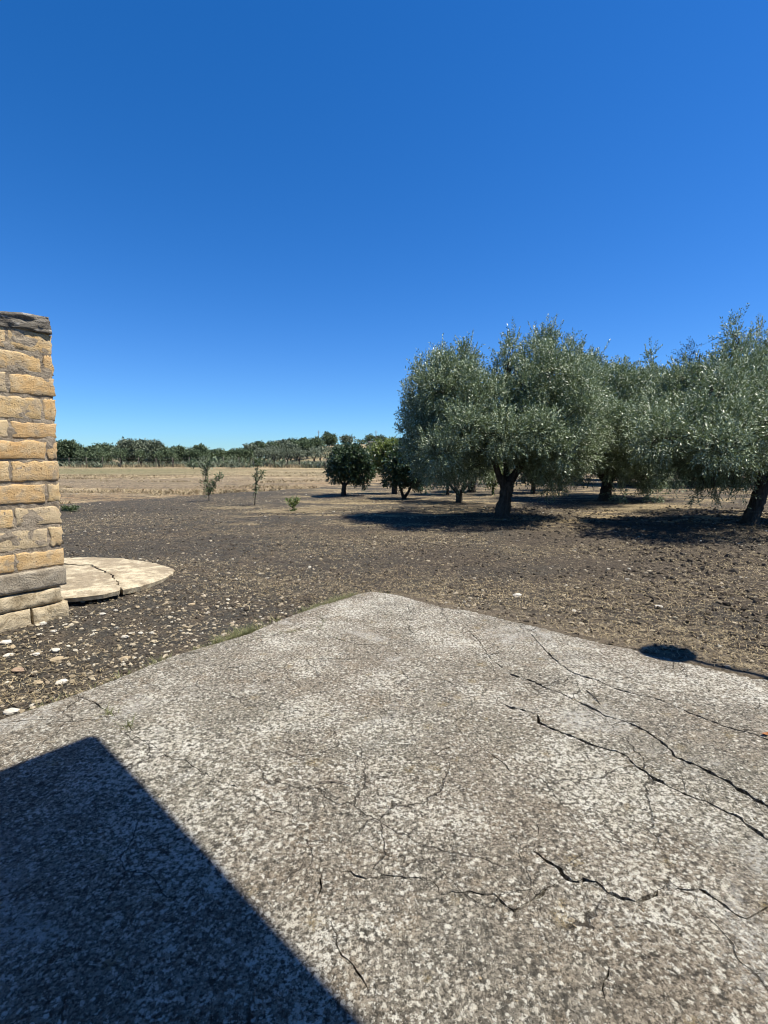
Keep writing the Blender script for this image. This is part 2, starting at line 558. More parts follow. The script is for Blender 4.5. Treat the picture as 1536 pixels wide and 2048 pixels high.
def mat_leaf(name, top_a, top_b, under, rough=0.45, spec=0.5, trans=0.12):
    nt = NT(name, rough, spec)
    r = nt.attr('rnd')
    big = nt.noise(1.6, 2)
    c = nt.mix(nt.math('MULTIPLY_ADD', r, 0.7, nt.math('MULTIPLY', big, 0.3)), top_a, top_b)
    back = nt.mix(r, under, tuple(min(1, u * 1.25) for u in under))
    c = nt.mix(nt.geo.outputs['Backfacing'], c, back)
    nt.done(c)
    tr = nt.n('ShaderNodeBsdfTranslucent')
    nt.put(tr.inputs['Color'], nt.mix(0.5, c, tuple(min(1, u * 1.8) for u in top_b)))
    mx = nt.n('ShaderNodeMixShader')
    mx.inputs[0].default_value = trans
    out = nt.t.nodes['Material Output']
    nt.t.links.new(nt.b.outputs[0], mx.inputs[1])
    nt.t.links.new(tr.outputs[0], mx.inputs[2])
    nt.t.links.new(mx.outputs[0], out.inputs['Surface'])
    return nt.m


def mat_bark(name, a=(0.05, 0.042, 0.033), b=(0.115, 0.10, 0.08)):
    nt = NT(name, 0.92, 0.15)
    v = nt.scale(nt.pos, (1.0, 1.0, 0.25))
    n1 = nt.noise(14, 5, 0.7, vec=v, dist=0.8)
    n2 = nt.noise(60, 4, 0.7, vec=v)
    c = nt.mix(nt.map(n1, 0.36, 0.64), a, b)
    c = nt.mix(nt.map(n2, 0.3, 0.5, 0.7, 0), c, (0.05, 0.045, 0.04))
    return nt.done(c, nt.bump(n1, 0.05, 1.0, nt.bump(n2, 0.01, 0.8)))


def mat_tufa():
    nt = NT('yellow_tufa', 0.95, 0.12)
    tc = nt.n('ShaderNodeTexCoord').outputs['Object']
    r = nt.objrand()
    off = nt.n('ShaderNodeCombineXYZ')
    nt.put(off.inputs[0], nt.math('MULTIPLY', r, 37.0))
    nt.put(off.inputs[2], nt.math('MULTIPLY', r, 91.0))
    tv = nt.addv(tc, off.outputs[0])
    # sedimentary bedding tilted a different way in every block
    rot = nt.n('ShaderNodeVectorRotate', rotation_type='AXIS_ANGLE')
    nt.put(rot.inputs['Vector'], tv)
    rot.inputs['Axis'].default_value = (0, 1, 0)
    nt.put(rot.inputs['Angle'], nt.math('MULTIPLY_ADD', r, 1.1, -0.5))
    bv = nt.scale(nt.warp(0.12, 9, rot.outputs[0], 4), (7.0, 7.0, 60.0))
    bed = nt.noise(1.0, 4, 0.65, vec=bv)
    grain = nt.noise(130, 4, 0.75, vec=tv)
    blot = nt.noise(9, 4, 0.65, vec=tv)
    c = nt.mix(r, (0.72, 0.46, 0.20), (0.74, 0.53, 0.26))
    c = nt.mix(nt.map(blot, 0.4, 0.66), c, (0.78, 0.60, 0.35))
    c = nt.mix(nt.math('MULTIPLY', nt.map(bed, 0.38, 0.50, 1, 0), 0.32), c, (0.44, 0.26, 0.12))
    r2 = nt.math('FRACT', nt.math('MULTIPLY', r, 7.3))
    c = nt.mix(nt.math('MULTIPLY', nt.map(r2, 0.55, 1.0), 0.7), c, (0.70, 0.57, 0.37))
    c = nt.mix(nt.math('MULTIPLY', nt.map(r2, 0.0, 0.3, 1, 0), 0.3), c, (0.64, 0.36, 0.16))
    c = nt.mix(nt.math('MULTIPLY', nt.map(grain, 0.32, 0.47, 1, 0), 0.6), c, (0.30, 0.18, 0.09))
    # grey weathering that creeps in from the joints
    gw = nt.noise(5.5, 5, 0.7, vec=nt.addv(nt.pos, (3, 1, 0)))
    c = nt.mix(nt.math('MULTIPLY', nt.map(gw, 0.50, 0.62), 0.75), c, (0.44, 0.36, 0.25))
    pit = spots(nt, 42, nt.warp(0.03, 30, tv), 0.15, 0.4, 0.35)
    c = nt.mix(nt.math('MULTIPLY', pit, 0.55), c, (0.25, 0.15, 0.07))
    hb = nt.math('SUBTRACT', nt.math('MULTIPLY', bed, 0.5), nt.math('MULTIPLY', pit, 0.35))
    nb = nt.bump(hb, 0.012, 1.0, nt.bump(grain, 0.010, 1.0, nt.bump(blot, 0.022, 0.8)))
    return nt.done(c, nb)


def mat_mortar(name='grey_mortar', a=(0.27, 0.215, 0.15), b=(0.42, 0.35, 0.255), layered=False):
    nt = NT(name, 0.95, 0.15)
    v = nt.scale(nt.pos, (1, 1, 4.5)) if layered else nt.pos
    n1 = nt.noise(9, 5, 0.7, vec=v, dist=0.5)
    n2 = nt.noise(90, 4, 0.75)
    c = nt.mix(nt.map(n1, 0.36, 0.62), a, b)
    c = nt.mix(nt.math('MULTIPLY', nt.map(n2, 0.3, 0.5, 1, 0), 0.6), c, tuple(x * 0.4 for x in a))
    if layered:
        ly = nt.noise(7, 4, 0.7, vec=nt.addv(v, (4, 4, 9)), dist=1.0)
        c = nt.mix(nt.map(ly, 0.54, 0.62), c, (0.40, 0.38, 0.34))
        c = nt.mix(nt.map(ly, 0.34, 0.42, 1, 0), c, (0.06, 0.055, 0.05))
    return nt.done(c, nt.bump(n1, 0.03, 1.0, nt.bump(n2, 0.006, 1.0)))


def mat_plain(name, col, rough=0.8, var=0.25, scale=20, spec=0.3, metal=0.0):
    nt = NT(name, rough, spec)
    nt.b.inputs['Metallic'].default_value = metal
    nz = nt.noise(scale, 4, 0.65)
    c = nt.mix(nz, tuple(x * (1 - var) for x in col), tuple(min(1, x * (1 + var)) for x in col))
    return nt.done(c, nt.bump(nz, 0.01, 0.5))


M = {}
M['concrete'] = mat_concrete()
M['soil'] = mat_soil()
M['tufa'] = mat_tufa()
M['mortar'] = mat_mortar()
M['cap'] = mat_mortar('weathered_capping', (0.13, 0.115, 0.095), (0.28, 0.25, 0.20), True)
M['footing'] = mat_mortar('grey_footing', (0.30, 0.25, 0.18), (0.44, 0.38, 0.285))
M['rubble'] = mat_mortar('rough_footing', (0.32, 0.25, 0.15), (0.58, 0.48, 0.32))
M['stoneslab'] = None
nt_ = NT('pale_slab_stone', 0.93, 0.15)
a_ = nt_.noise(2.6, 5, 0.65, dist=0.8)
b_n = nt_.noise(13, 5, 0.7)
c_n = nt_.noise(90, 4, 0.75)
cc_ = nt_.mix(nt_.map(a_, 0.42, 0.6), (0.36, 0.29, 0.19), (0.66, 0.56, 0.38))
cc_ = nt_.mix(nt_.math('MULTIPLY', nt_.map(b_n, 0.36, 0.5, 1, 0), 0.6), cc_, (0.24, 0.195, 0.13))
cc_ = nt_.mix(nt_.math('MULTIPLY', nt_.map(b_n, 0.56, 0.66), 0.6), cc_, (0.64, 0.56, 0.41))
cc_ = nt_.mix(nt_.math('MULTIPLY', nt_.map(c_n, 0.36, 0.48, 1, 0), 0.5), cc_, (0.15, 0.12, 0.08))
M['stoneslab'] = nt_.done(cc_, nt_.bump(b_n, 0.03, 1.0, nt_.bump(c_n, 0.006, 1.0)))
M['stones'] = mat_rnd('pale_pebbles', [(0.20, 0.16, 0.105), (0.38, 0.31, 0.20), (0.52, 0.45, 0.33), (0.28, 0.225, 0.15), (0.60, 0.56, 0.46)], 0.9, 0.006)
M['clods'] = mat_rnd('soil_clods', [(0.07, 0.062, 0.05), (0.098, 0.08, 0.06), (0.13, 0.105, 0.077), (0.08, 0.069, 0.055), (0.18, 0.147, 0.105)], 0.97, 0.01, 40, 0.6, 0.1)
M['straw'] = mat_rnd('dry_straw', [(0.22, 0.165, 0.09), (0.38, 0.30, 0.17), (0.50, 0.41, 0.25), (0.17, 0.13, 0.08)], 0.8, None, 30, 0.2)
M['rock_white'] = mat_plain('white_limestone', (0.56, 0.52, 0.44), 0.9, 0.2, 30)
M['rock_tan'] = mat_plain('tan_limestone', (0.38, 0.30, 0.19), 0.9, 0.25, 30)
M['rock_red'] = mat_plain('reddish_stone', (0.34, 0.24, 0.165), 0.9, 0.25, 30)
M['olive_leaf'] = mat_leaf('olive_leaf', (0.052, 0.084, 0.030), (0.185, 0.24, 0.10), (0.30, 0.36, 0.225), 0.42, 0.5, 0.14)
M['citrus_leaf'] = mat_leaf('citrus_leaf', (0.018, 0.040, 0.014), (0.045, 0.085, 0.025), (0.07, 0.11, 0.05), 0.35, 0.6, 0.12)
M['lemon_leaf'] = mat_leaf('lemon_leaf', (0.07, 0.11, 0.02), (0.20, 0.25, 0.05), (0.17, 0.21, 0.07), 0.4, 0.5, 0.25)
M['young_leaf'] = mat_leaf('young_leaf', (0.045, 0.075, 0.025), (0.11, 0.15, 0.05), (0.14, 0.18, 0.09), 0.45, 0.5, 0.2)
M['pine_leaf'] = mat_leaf('pine_needles', (0.018, 0.035, 0.016), (0.04, 0.065, 0.03), (0.04, 0.06, 0.03), 0.6, 0.3, 0.05)
M['far_leaf'] = mat_leaf('hedge_leaf', (0.060, 0.088, 0.042), (0.125, 0.165, 0.080), (0.11, 0.15, 0.075), 0.6, 0.3, 0.1)
M['far_olive'] = mat_leaf('far_olive_leaf', (0.075, 0.095, 0.055), (0.135, 0.16, 0.095), (0.18, 0.21, 0.14), 0.6, 0.3, 0.1)
M['grass'] = mat_leaf('green_grass', (0.10, 0.125, 0.04), (0.36, 0.33, 0.17), (0.15, 0.17, 0.07), 0.6, 0.3, 0.2)
M['dry_grass'] = mat_leaf('dry_grass', (0.24, 0.20, 0.11), (0.38, 0.32, 0.18), (0.33, 0.27, 0.16), 0.7, 0.2, 0.15)
M['cactus'] = mat_leaf('cactus_pad', (0.14, 0.18, 0.09), (0.30, 0.34, 0.17), (0.15, 0.19, 0.10), 0.5, 0.4, 0.0)
M['bark'] = mat_bark('olive_bark')
M['dark_bark'] = mat_bark('dark_bark', (0.04, 0.032, 0.026), (0.085, 0.07, 0.056))
M['wood'] = mat_plain('grey_post_wood', (0.20, 0.17, 0.14), 0.9, 0.3, 12)
M['wire'] = mat_plain('fence_wire', (0.22, 0.2, 0.18), 0.5, 0.1, 10, 0.5, 0.6)
M['plaster'] = mat_plain('house_plaster', (0.34, 0.29, 0.22), 0.9, 0.15, 3)
M['grey_concrete'] = mat_plain('canopy_concrete', (0.22, 0.205, 0.185), 0.9, 0.2, 5)
M['metal'] = mat_plain('dark_metal', (0.07, 0.07, 0.075), 0.5, 0.2, 8, 0.5, 0.5)
M['leaf_orange'] = mat_plain('dry_orange_leaf', (0.38, 0.15, 0.05), 0.6, 0.3, 40)

# ------------------------------------------------------------------ ground
E1 = np.array([-0.596, -0.803])
E2 = np.array([0.778, -0.628])
edge_px_left = [(0, 1439), (59, 1420), (152, 1388), (242, 1351), (332, 1314), (437, 1284), (500, 1266), (560, 1240), (625, 1216), (671, 1200), (716, 1187)]
edge_px_right = [(742, 1182), (794, 1189), (840, 1201), (885, 1212), (938, 1219), (983, 1230), (1060, 1247), (1140, 1269), (1209, 1287), (1262, 1297), (1290, 1306), (1377, 1321), (1454, 1341), (1536, 1357)]
sl = [G(*q)[:2] for q in edge_px_left + edge_px_right]
L_end = sl[0] + 6.0 * E1
R_end = sl[-1] + 5.5 * E2
SLAB = [L_end] + sl + [R_end, R_end + 4 * E1, L_end + 2.5 * E2]
# fine wavy outline
out = []
for i in range(len(SLAB)):
    a, b = SLAB[i], SLAB[(i + 1) % len(SLAB)]
    L = np.linalg.norm(b - a)
    k = max(1, int(L / 0.07))
    nrm = np.array([-(b - a)[1], (b - a)[0]]) / L
    for j in range(k):
        p = a + (b - a) * j / k
        out.append(p + nrm * (0.012 * fbm(p[0] * 9, p[1] * 9, 3, 4) + 0.018 * fbm(p[0] * 2, p[1] * 2, 2, 8)))
SLAB_F = np.array(out)


def slab_dist(x, y):
    """signed distance to the slab outline, negative inside"""
    pts = np.stack([x, y], 1)
    poly = np.array(SLAB)
    d = np.full(len(pts), 1e9)
    inside = np.zeros(len(pts), bool)
    for i in range(len(poly)):
        a, b = poly[i], poly[(i + 1) % len(poly)]
        ab = b - a
        t = np.clip(((pts - a) @ ab) / (ab @ ab), 0, 1)
        d = np.minimum(d, np.linalg.norm(pts - (a + t[:, None] * ab), axis=1))
        cond = ((a[1] > pts[:, 1]) != (b[1] > pts[:, 1])) & (pts[:, 0] < (b[0] - a[0]) * (pts[:, 1] - a[1]) / (b[1] - a[1] + 1e-12) + a[0])
        inside ^= cond
    return np.where(inside, -d, d)


def hill(x, y):
    return 4.7 * sstep(92, 150, y) * sstep(-0.26, -0.09, x / np.maximum(y, 1)) + 1.2 * sstep(86, 130, y) * (0.5 + 0.5 * fbm(x * 0.02, y * 0.02, 2, 2))


def relief(x, y):
    near = 1 / (1 + (np.maximum(y, 0) / 22) ** 2)
    z = 0.055 * fbm(x * 0.5, y * 0.5, 3, 1)
    z = z + near * (0.030 * np.abs(fbm(x * 3.2, y * 3.2, 4, 5)) + 0.018 * fbm(x * 9, y * 9, 2, 9))
    return z


def ground_z(x, y):
    x = np.atleast_1d(np.asarray(x, float))
    y = np.atleast_1d(np.asarray(y, float))
    z = relief(x, y) + hill(x, y)
    near = (np.abs(x) < 14) & (y > -9) & (y < 12)
    if near.any():
        d = slab_dist(x[near], y[near])
        zz = z[near]
        side = sstep(-0.3, 0.5, x[near])               # the soil lies a little higher along the far side of the slab
        rim = -0.048 + 0.044 * side
        far_ = sstep(0.0, 2.2, d)
        close = rim + (zz - 0.02) * sstep(0.0, 0.9, d) + 0.010 * fbm(x[near] * 12, y[near] * 12, 2, 3) + 0.014 * fbm(x[near] * 2.3, y[near] * 2.3, 2, 6) * side
        out_z = close * (1 - far_) + zz * far_
        z[near] = np.where(d < -0.05, -0.085, out_z)
    return z


def axis(lo, hi, step, far_lo, far_hi, ratio):
    mid = list(np.arange(lo, hi, step))
    up, s_, v = [], step, hi
    while v < far_hi:
        up.append(v)
        s_ *= ratio
        v += s_
    up.append(far_hi)
    dn, s_, v = [], step, lo
    while v > far_lo:
        s_ *= ratio
        v -= s_
        dn.append(v)
    return np.array(dn[::-1] + mid + up)


gx = axis(-6.0, 8.5, 0.055, -1500, 1500, 1.045)
gy = axis(1.8, 10.5, 0.05, -120, 2600, 1.03)
XX, YY = np.meshgrid(gx, gy, indexing='xy')
xf, yf = XX.ravel(), YY.ravel()
zf = ground_z(xf, yf)
ny, nx = XX.shape
ii = (np.arange(ny - 1)[:, None] * nx + np.arange(nx - 1)).ravel()
quads = np.stack([ii, ii + 1, ii + nx + 1, ii + nx], 1)
dust = np.zeros(len(xf))
nr = (np.abs(xf) < 12) & (yf > -2) & (yf < 9)
dn = slab_dist(xf[nr], yf[nr])
wid_ = 0.16 + 0.45 * sstep(-0.2, 1.6, xf[nr]) * (0.6 + 0.8 * vnoise(xf[nr] * 1.3, yf[nr] * 1.3, 3))
dust[nr] = np.clip(1 - dn / wid_, 0, 1) * (dn > -0.2)
link('ground', np_mesh('ground', np.stack([xf, yf, zf], 1), [quads], True, {'dust': dust}), M['soil'], kind='structure')


# ------------------------------------------------------------------ cracked concrete slab
def slab_z(x, y):
    return 0.014 * fbm(np.asarray(x) * 0.8, np.asarray(y) * 0.8, 3, 12) + 0.004 * fbm(np.asarray(x) * 5, np.asarray(y) * 5, 2, 14)


CRACKS = [  # (width in mm, photo points read off the surface)
    (5, [(817, 1205), (817, 1218), (820, 1230), (811, 1247), (820, 1260), (831, 1270), (827, 1283)]),
    (5, [(641, 1259), (651, 1269), (690, 1283), (716, 1289), (742, 1288), (772, 1288), (807, 1283), (850, 1282)]),
    (8, [(470, 1286), (500, 1281), (560, 1269), (586, 1265), (609, 1254), (622, 1259), (641, 1261)]),
    (6, [(639, 1259), (648, 1244), (637, 1231), (660, 1215)]),
    (4, [(720, 1195), (745, 1206), (770, 1209), (800, 1204), (812, 1192)]),
    (5, [(925, 1250), (954, 1277), (967, 1296), (980, 1316), (1010, 1340)]),
    (4, [(800, 1328), (814, 1335), (843, 1348), (869, 1352), (885, 1361), (918, 1373), (955, 1380)]),
    (10, [(1060, 1265), (1090, 1300), (1117, 1327), (1147, 1348), (1188, 1360), (1227, 1379), (1265, 1388), (1307, 1398), (1349, 1412), (1384, 1431), (1436, 1449), (1502, 1468), (1600, 1500)]),
    (13, [(1010, 1345), (1060, 1362), (1098, 1381), (1136, 1396), (1171, 1414), (1209, 1433), (1262, 1450), (1303, 1471), (1331, 1490), (1347, 1512), (1397, 1533), (1451, 1560), (1492, 1587), (1545, 1620), (1640, 1680)]),
    (6, [(1120, 1372), (1136, 1356), (1147, 1349)]),
    (12, [(990, 1398), (1010, 1412), (1040, 1420), (1074, 1430), (1080, 1448), (1107, 1461), (1148, 1475), (1190, 1490), (1244, 1508), (1273, 1533), (1314, 1562), (1376, 1593), (1418, 1606), (1480, 1637), (1513, 1662), (1540, 1684), (1640, 1760)]),
    (5, [(943, 1483), (975, 1504), (1003, 1523), (1030, 1545)]),
    (4, [(1070, 1624), (1078, 1660), (1066, 1693)]),
    (9, [(1066, 1693), (1086, 1715), (1119, 1740), (1140, 1763), (1173, 1759), (1190, 1762), (1215, 1780), (1248, 1794), (1277, 1797), (1300, 1788), (1331, 1768)]),
    (8, [(1331, 1765), (1355, 1775), (1405, 1777), (1438, 1802), (1467, 1825), (1492, 1835), (1517, 1819), (1560, 1800)]),
    (6, [(680, 1735), (706, 1743), (742, 1756), (774, 1748), (839, 1758), (869, 1763), (882, 1785), (900, 1780), (954, 1786), (991, 1786), (1008, 1806), (1028, 1819), (1060, 1800), (1100, 1770), (1137, 1762)]),
    (5, [(633, 1821), (647, 1838), (660, 1851), (670, 1870), (677, 1903), (699, 1922), (712, 1942), (729, 1955), (745, 2000)]),
    (3, [(640, 1690), (638, 1730), (642, 1780), (633, 1821)]),
    (4, [(490, 1580), (530, 1606), (546, 1624), (569, 1629), (595, 1642)]),
    (7, [(152, 1387), (182, 1400), (199, 1411), (221, 1426), (257, 1448), (264, 1471)]),
    (4, [(264, 1471), (306, 1494), (342, 1523), (374, 1526), (400, 1543), (445, 1566), (490, 1580)]),
    (5, [(60, 1722), (98, 1705), (130, 1683), (172, 1663), (210, 1650)]),
    (4, [(955, 1380), (940, 1420), (905, 1445), (943, 1483), (860, 1510), (800, 1545), (740, 1560)]),
    (3, [(1180, 1890), (1215, 1930), (1200, 1980), (1225, 2030)]),
]
cdt_pts, cdt_edges, cdt_faces = [], [], []


def add_poly(poly):
    b = len(cdt_pts)
    poly = np.asarray(poly)
    x_, y_ = poly[:, 0], poly[:, 1]
    if np.sum(x_ * np.roll(y_, -1) - np.roll(x_, -1) * y_) < 0:
        poly = poly[::-1]
    cdt_pts.extend([Vector((float(p[0]), float(p[1]))) for p in poly])
    cdt_faces.append(list(range(b, b + len(poly))))


add_poly(SLAB_F)
for wmm, pl in CRACKS:
    q = np.array([G(*p)[:2] for p in pl])
    seg = np.linalg.norm(np.diff(q, axis=0), axis=1)
    s_ = np.concatenate([[0], np.cumsum(seg)])
    n = max(6, int(s_[-1] / 0.022))
    t = np.linspace(0, s_[-1], n)
    c = np.stack([np.interp(t, s_, q[:, 0]), np.interp(t, s_, q[:, 1])], 1)
    tan = np.gradient(c, axis=0)
    tan /= np.linalg.norm(tan, axis=1)[:, None] + 1e-9
    nrm = np.stack([-tan[:, 1], tan[:, 0]], 1)
    c = c + nrm * (0.016 * fbm(t * 9 + wmm, t * 0 + wmm * 3.7, 3))[:, None]
    c = c + nrm * (rng.random(n) - 0.5)[:, None] * 0.013
    wd = wmm * 0.0016 * (0.3 + 2.2 * rng.random(n) ** 1.5 * vnoise(t * 7, t * 0 + wmm * 1.3))
    wd = np.maximum(wd, 0.0012)
    ends = np.minimum(np.arange(n), np.arange(n)[::-1]) / 3.0
    wd *= np.clip(ends, 0.12, 1)
    Lp = c + nrm * wd[:, None] * 0.5
    Rp = c - nrm * wd[:, None] * 0.5
    add_poly(np.concatenate([Lp, Rp[::-1]]))
bx = np.arange(-4.5, 6.5, 0.075)
by = np.arange(-2.5, 6.2, 0.075)
PX, PY = np.meshgrid(bx, by)
pp = np.stack([PX.ravel(), PY.ravel()], 1) + (rng.random((PX.size, 2)) - 0.5) * 0.04
pp = pp[slab_dist(pp[:, 0], pp[:, 1]) < -0.06]
cdt_pts.extend([Vector((float(a), float(b))) for a, b in pp])
res = delaunay_2d_cdt(cdt_pts, cdt_edges, cdt_faces, 1, 1e-5, True)
vs, fs, of = res[0], res[2], res[5]
keep = [f for f, o in zip(fs, of) if o and all(i == 0 for i in o)]
v2 = np.array([(v.x, v.y) for v in vs])
top = np.column_stack([v2, slab_z(v2[:, 0], v2[:, 1])])
dd = slab_dist(v2[:, 0], v2[:, 1])
top[:, 2] -= 0.010 * sstep(-0.03, 0.01, dd)
from collections import Counter
ec = Counter()
for f in keep:
    for a, b in zip(f, f[1:] + f[:1]):
        ec[(a, b)] += 1
bnd = [(a, b) for (a, b) in ec if (b, a) not in ec]
tris = [f for f in keep if len(f) == 3]
nv = len(top)
low = top.copy()
low[:, 2] -= 0.06
walls = np.array([(b, a, a + nv, b + nv) for a, b in bnd])
used_low = np.concatenate([top, low])
link('concrete_slab', np_mesh('concrete_slab', used_low, [np.array(tris), walls], False), M['concrete'], kind='structure')

# ------------------------------------------------------------------ block wall
CW = G(133, 1228)[:2]
EW = np.array([-0.575, -0.818])
NW = np.array([0.818, -0.575])
wall_ang = math.atan2(EW[1], EW[0])


def wall_z(py):
    d = ray(133, py)
    return CAM_H + CW[1] * d[2] / d[1]


def wall_u(px, py=900):
    d = ray(px, py)
    A = np.array([[d[0], -EW[0]], [d[1], -EW[1]]])
    t, u = np.linalg.solve(A, CW)
    return u


wall = empty('stone_wall', (CW[0], CW[1], 0), 'tall wall of yellow tufa blocks with grey mortar joints and a weathered capping', 'wall')
wall.rotation_euler = (0, 0, wall_ang)   # local x runs along the wall away from its end, local +y faces the yard
LEAN = 0.014                              # the end of the wall leans out a little with height
THK = 0.24


def lean(x, z):
    return x - LEAN * z


def block(name, u0, u1, z0, z1, mat, proud=0.0, jit=0.006, rnd=0.012, bulge=0.004, nx=10, nz=6, seed=0, thk=THK, lab=None):
    """a rough squared stone; local x along wall, y towards the yard, z up; origin at its centre"""
    cx, cz = (u0 + u1) / 2, (z0 + z1) / 2
    V, Q = [], []
    hx, hz = (u1 - u0) / 2, (z1 - z0) / 2

    def surf(a, b):
        # a, b in -1..1
        ex = hx * a + jit * mnoise.noise(Vector((seed, b * 2.3, 7.7 if a > 0 else 3.3))) * (abs(a) > 0.99) * 1.6
        ez = hz * b + jit * mnoise.noise(Vector((a * 4.1, seed, 5.5 if b > 0 else 1.1))) * (abs(b) > 0.99) * 1.6
        y = proud + bulge * mnoise.noise(Vector((ex * 9, ez * 9, seed * 3.1))) * 2
        if abs(a) > 0.99 or abs(b) > 0.99:
            y -= rnd
        return ex, y, ez
    for s_ in (1, -1):
        for j in range(nz + 1):
            for i in range(nx + 1):
                a, b = -1 + 2 * i / nx, -1 + 2 * j / nz
                # crowd the outer rows to the rim so that the arris is narrow
                if i in (1, nx - 1):
                    a = math.copysign(1 - 0.012 / hx, a)
                if j in (1, nz - 1):
                    b = math.copysign(1 - 0.012 / hz, b)
                x, y, z = surf(a, b)
                y = y if s_ > 0 else -(thk + y)
                V.append((lean(x, z + cz) - lean(0, cz) , y, z))
    o = (nx + 1) * (nz + 1)
    for j in range(nz):
        for i in range(nx):
            k = j * (nx + 1) + i
            Q.append((k, k + nx + 1, k + nx + 2, k + 1))
            Q.append((k + o, k + 1 + o, k + nx + 2 + o, k + nx + 1 + o))
    rim = [i for i in range(nx)] + [nx + j * (nx + 1) for j in range(nz)] + [nz * (nx + 1) + i for i in range(nx, 0, -1)] + [j * (nx + 1) for j in range(nz, 0, -1)]
    for a, b in zip(rim, rim[1:] + rim[:1]):
        Q.append((a, b, b + o, a + o))
    me = np_mesh(name, V, [np.array(Q)], True)
    return link(name, me, mat, wall, (lean(cx, cz), 0, cz), lab)


course_px = [(668, 710), (713, 750), (755, 794), (799, 842), (846, 878), (883, 919), (922, 961), (967, 1003), (1010, 1047), (1052, 1091), (1096, 1129)]
joint_px = [None, 75.5, 8, 77.5, 13, 87, 16, 89, 24, 95, 27]
WL = 3.3
bid = 0
for (ya, yb), jx in zip(course_px, joint_px):
    zt, zb = wall_z(ya), wall_z(yb)
    us = [0.0]
    if jx is None:
        us.append(wall_u(4, 690))
    else:
        us.append(wall_u(jx, (ya + yb) / 2))
    while us[-1] < WL:
        us.append(us[-1] + 0.47 + 0.05 * random.random())
    us[-1] = WL
    if us[-1] - us[-2] < 0.12:
        us.pop(-2)
    for a, b in zip(us, us[1:]):
        bid += 1
        g = 0.009
        block('stone_block', a + (g if a > 0 else 0.0), b - g, zb + 0.003, zt - 0.003, M['tufa'], proud=0.001 + 0.006 * random.random(), jit=0.014, rnd=0.005, bulge=0.003, seed=bid * 1.7)
# mortar between and behind the blocks
mt = MB()
nu, nz_ = 150, 120
zb0, zt0 = wall_z(1131), wall_z(668)
U = np.linspace(0.012, WL, nu)
Z = np.linspace(zb0 - 0.02, zt0 + 0.01, nz_)
UU, ZZ = np.meshgrid(U, Z)
dep = -0.002 + 0.012 * fbm(UU * 9, ZZ * 14, 3, 21)
vf = np.stack([lean(UU, ZZ), dep, ZZ], -1).reshape(-1, 3)
vb = vf.copy()
vb[:, 1] = -THK - vb[:, 1]
k = (np.arange(nz_ - 1)[:, None] * nu + np.arange(nu - 1)).ravel()
qf = np.stack([k, k + nu, k + nu + 1, k + 1], 1)
o = nu * nz_
rimq = []
for j in range(nz_ - 1):
    rimq += [(j * nu, j * nu + o, (j + 1) * nu + o, (j + 1) * nu), (j * nu + nu - 1, (j + 1) * nu + nu - 1, (j + 1) * nu + nu - 1 + o, j * nu + nu - 1 + o)]
mt.add(np.concatenate([vf, vb]), quads=np.concatenate([qf, qf[:, ::-1] + o, np.array(rimq)]))
link('mortar', mt.mesh('mortar', True), M['mortar'], wall)
# cap, footing courses


def rough_band(name, z0, z1, u0, u1, mat, proud, amp, nu=70, nz=9, seed=0, roundtop=0.0, wob=0.0):
    V = []
    a = np.linspace(0, 1, nu)
    b = np.linspace(0, 1, nz)
    for s_ in (1, -1):
        for bb in b:
            for aa in a:
                u = u0 + (u1 - u0) * aa
                z = z0 + (z1 - z0) * bb
                if bb == 0:
                    z += wob * float(fbm(u * 6, 0.3 + seed, 3, 2))
                if bb == 1:
                    z += wob * 0.5 * float(fbm(u * 7, 4.3 + seed, 3, 2))
                y = proud + amp * float(fbm(u * 8 + seed, z * 22, 4, 7 + seed)) * 2
                if bb in (0, 1) or (aa == 0):
                    y -= 0.012
                if roundtop:
                    z -= 0.075 * min(u / 0.6, 1.0) * bb
                    y -= roundtop * max(0, bb - 0.6) ** 2 * 4
                    z -= roundtop * max(0, 0.04 - aa) / 0.04 * bb
                    u += roundtop * 0.9 * max(0, bb - 0.5) ** 2 * 4 * (aa < 0.02)
                V.append((lean(u, z), y if s_ > 0 else -THK - y, z))
    Q = []
    o = nu * nz
    for j in range(nz - 1):
        for i in range(nu - 1):
            k = j * nu + i
            Q += [(k, k + nu, k + nu + 1, k + 1), (k + o, k + 1 + o, k + nu + 1 + o, k + nu + o)]
    rim = list(range(nu - 1)) + [nu - 1 + j * nu for j in range(nz - 1)] + [(nz - 1) * nu + i for i in range(nu - 1, 0, -1)] + [j * nu for j in range(nz - 1, 0, -1)]
    for x, y in zip(rim, rim[1:] + rim[:1]):
        Q.append((x, y, y + o, x + o))
    return link(name, np_mesh(name, V, [np.array(Q)], True), mat, wall)


rough_band('capping', wall_z(670), wall_z(630), 0.0, WL, M['cap'], 0.014, 0.020, seed=1, roundtop=0.010, wob=0.022, nu=110, nz=13)
rough_band('footing_band', wall_z(1169), wall_z(1131), -0.012, WL, M['footing'], 0.022, 0.003, seed=2, wob=0.006)
zl = [wall_z(1200), wall_z(1172)]
us = [0.03, 0.66, 1.3, 2.0, 2.7, WL]
for a, b in zip(us, us[1:]):
    bid += 1
    block('footing_stone', a + 0.004, b - 0.004, zl[0], zl[1], M['rubble'], 0.014, 0.012, 0.016, 0.014, 14, 6, bid * 2.3)
us = [-0.015, 0.32, 0.95, 1.5, 2.2, 2.8, WL]
for a, b in zip(us, us[1:]):
    bid += 1
    block('footing_stone', a + 0.004, b - 0.006, -0.12, wall_z(1202), M['rubble'], 0.035, 0.010, 0.014, 0.012, 14, 7, bid * 2.3)

# pale broken slab against the foot of the wall
pave = empty('paving_slab', (*CW, 0), 'cracked pale stone slab raised on the soil against the foot of the wall', 'paving slab')


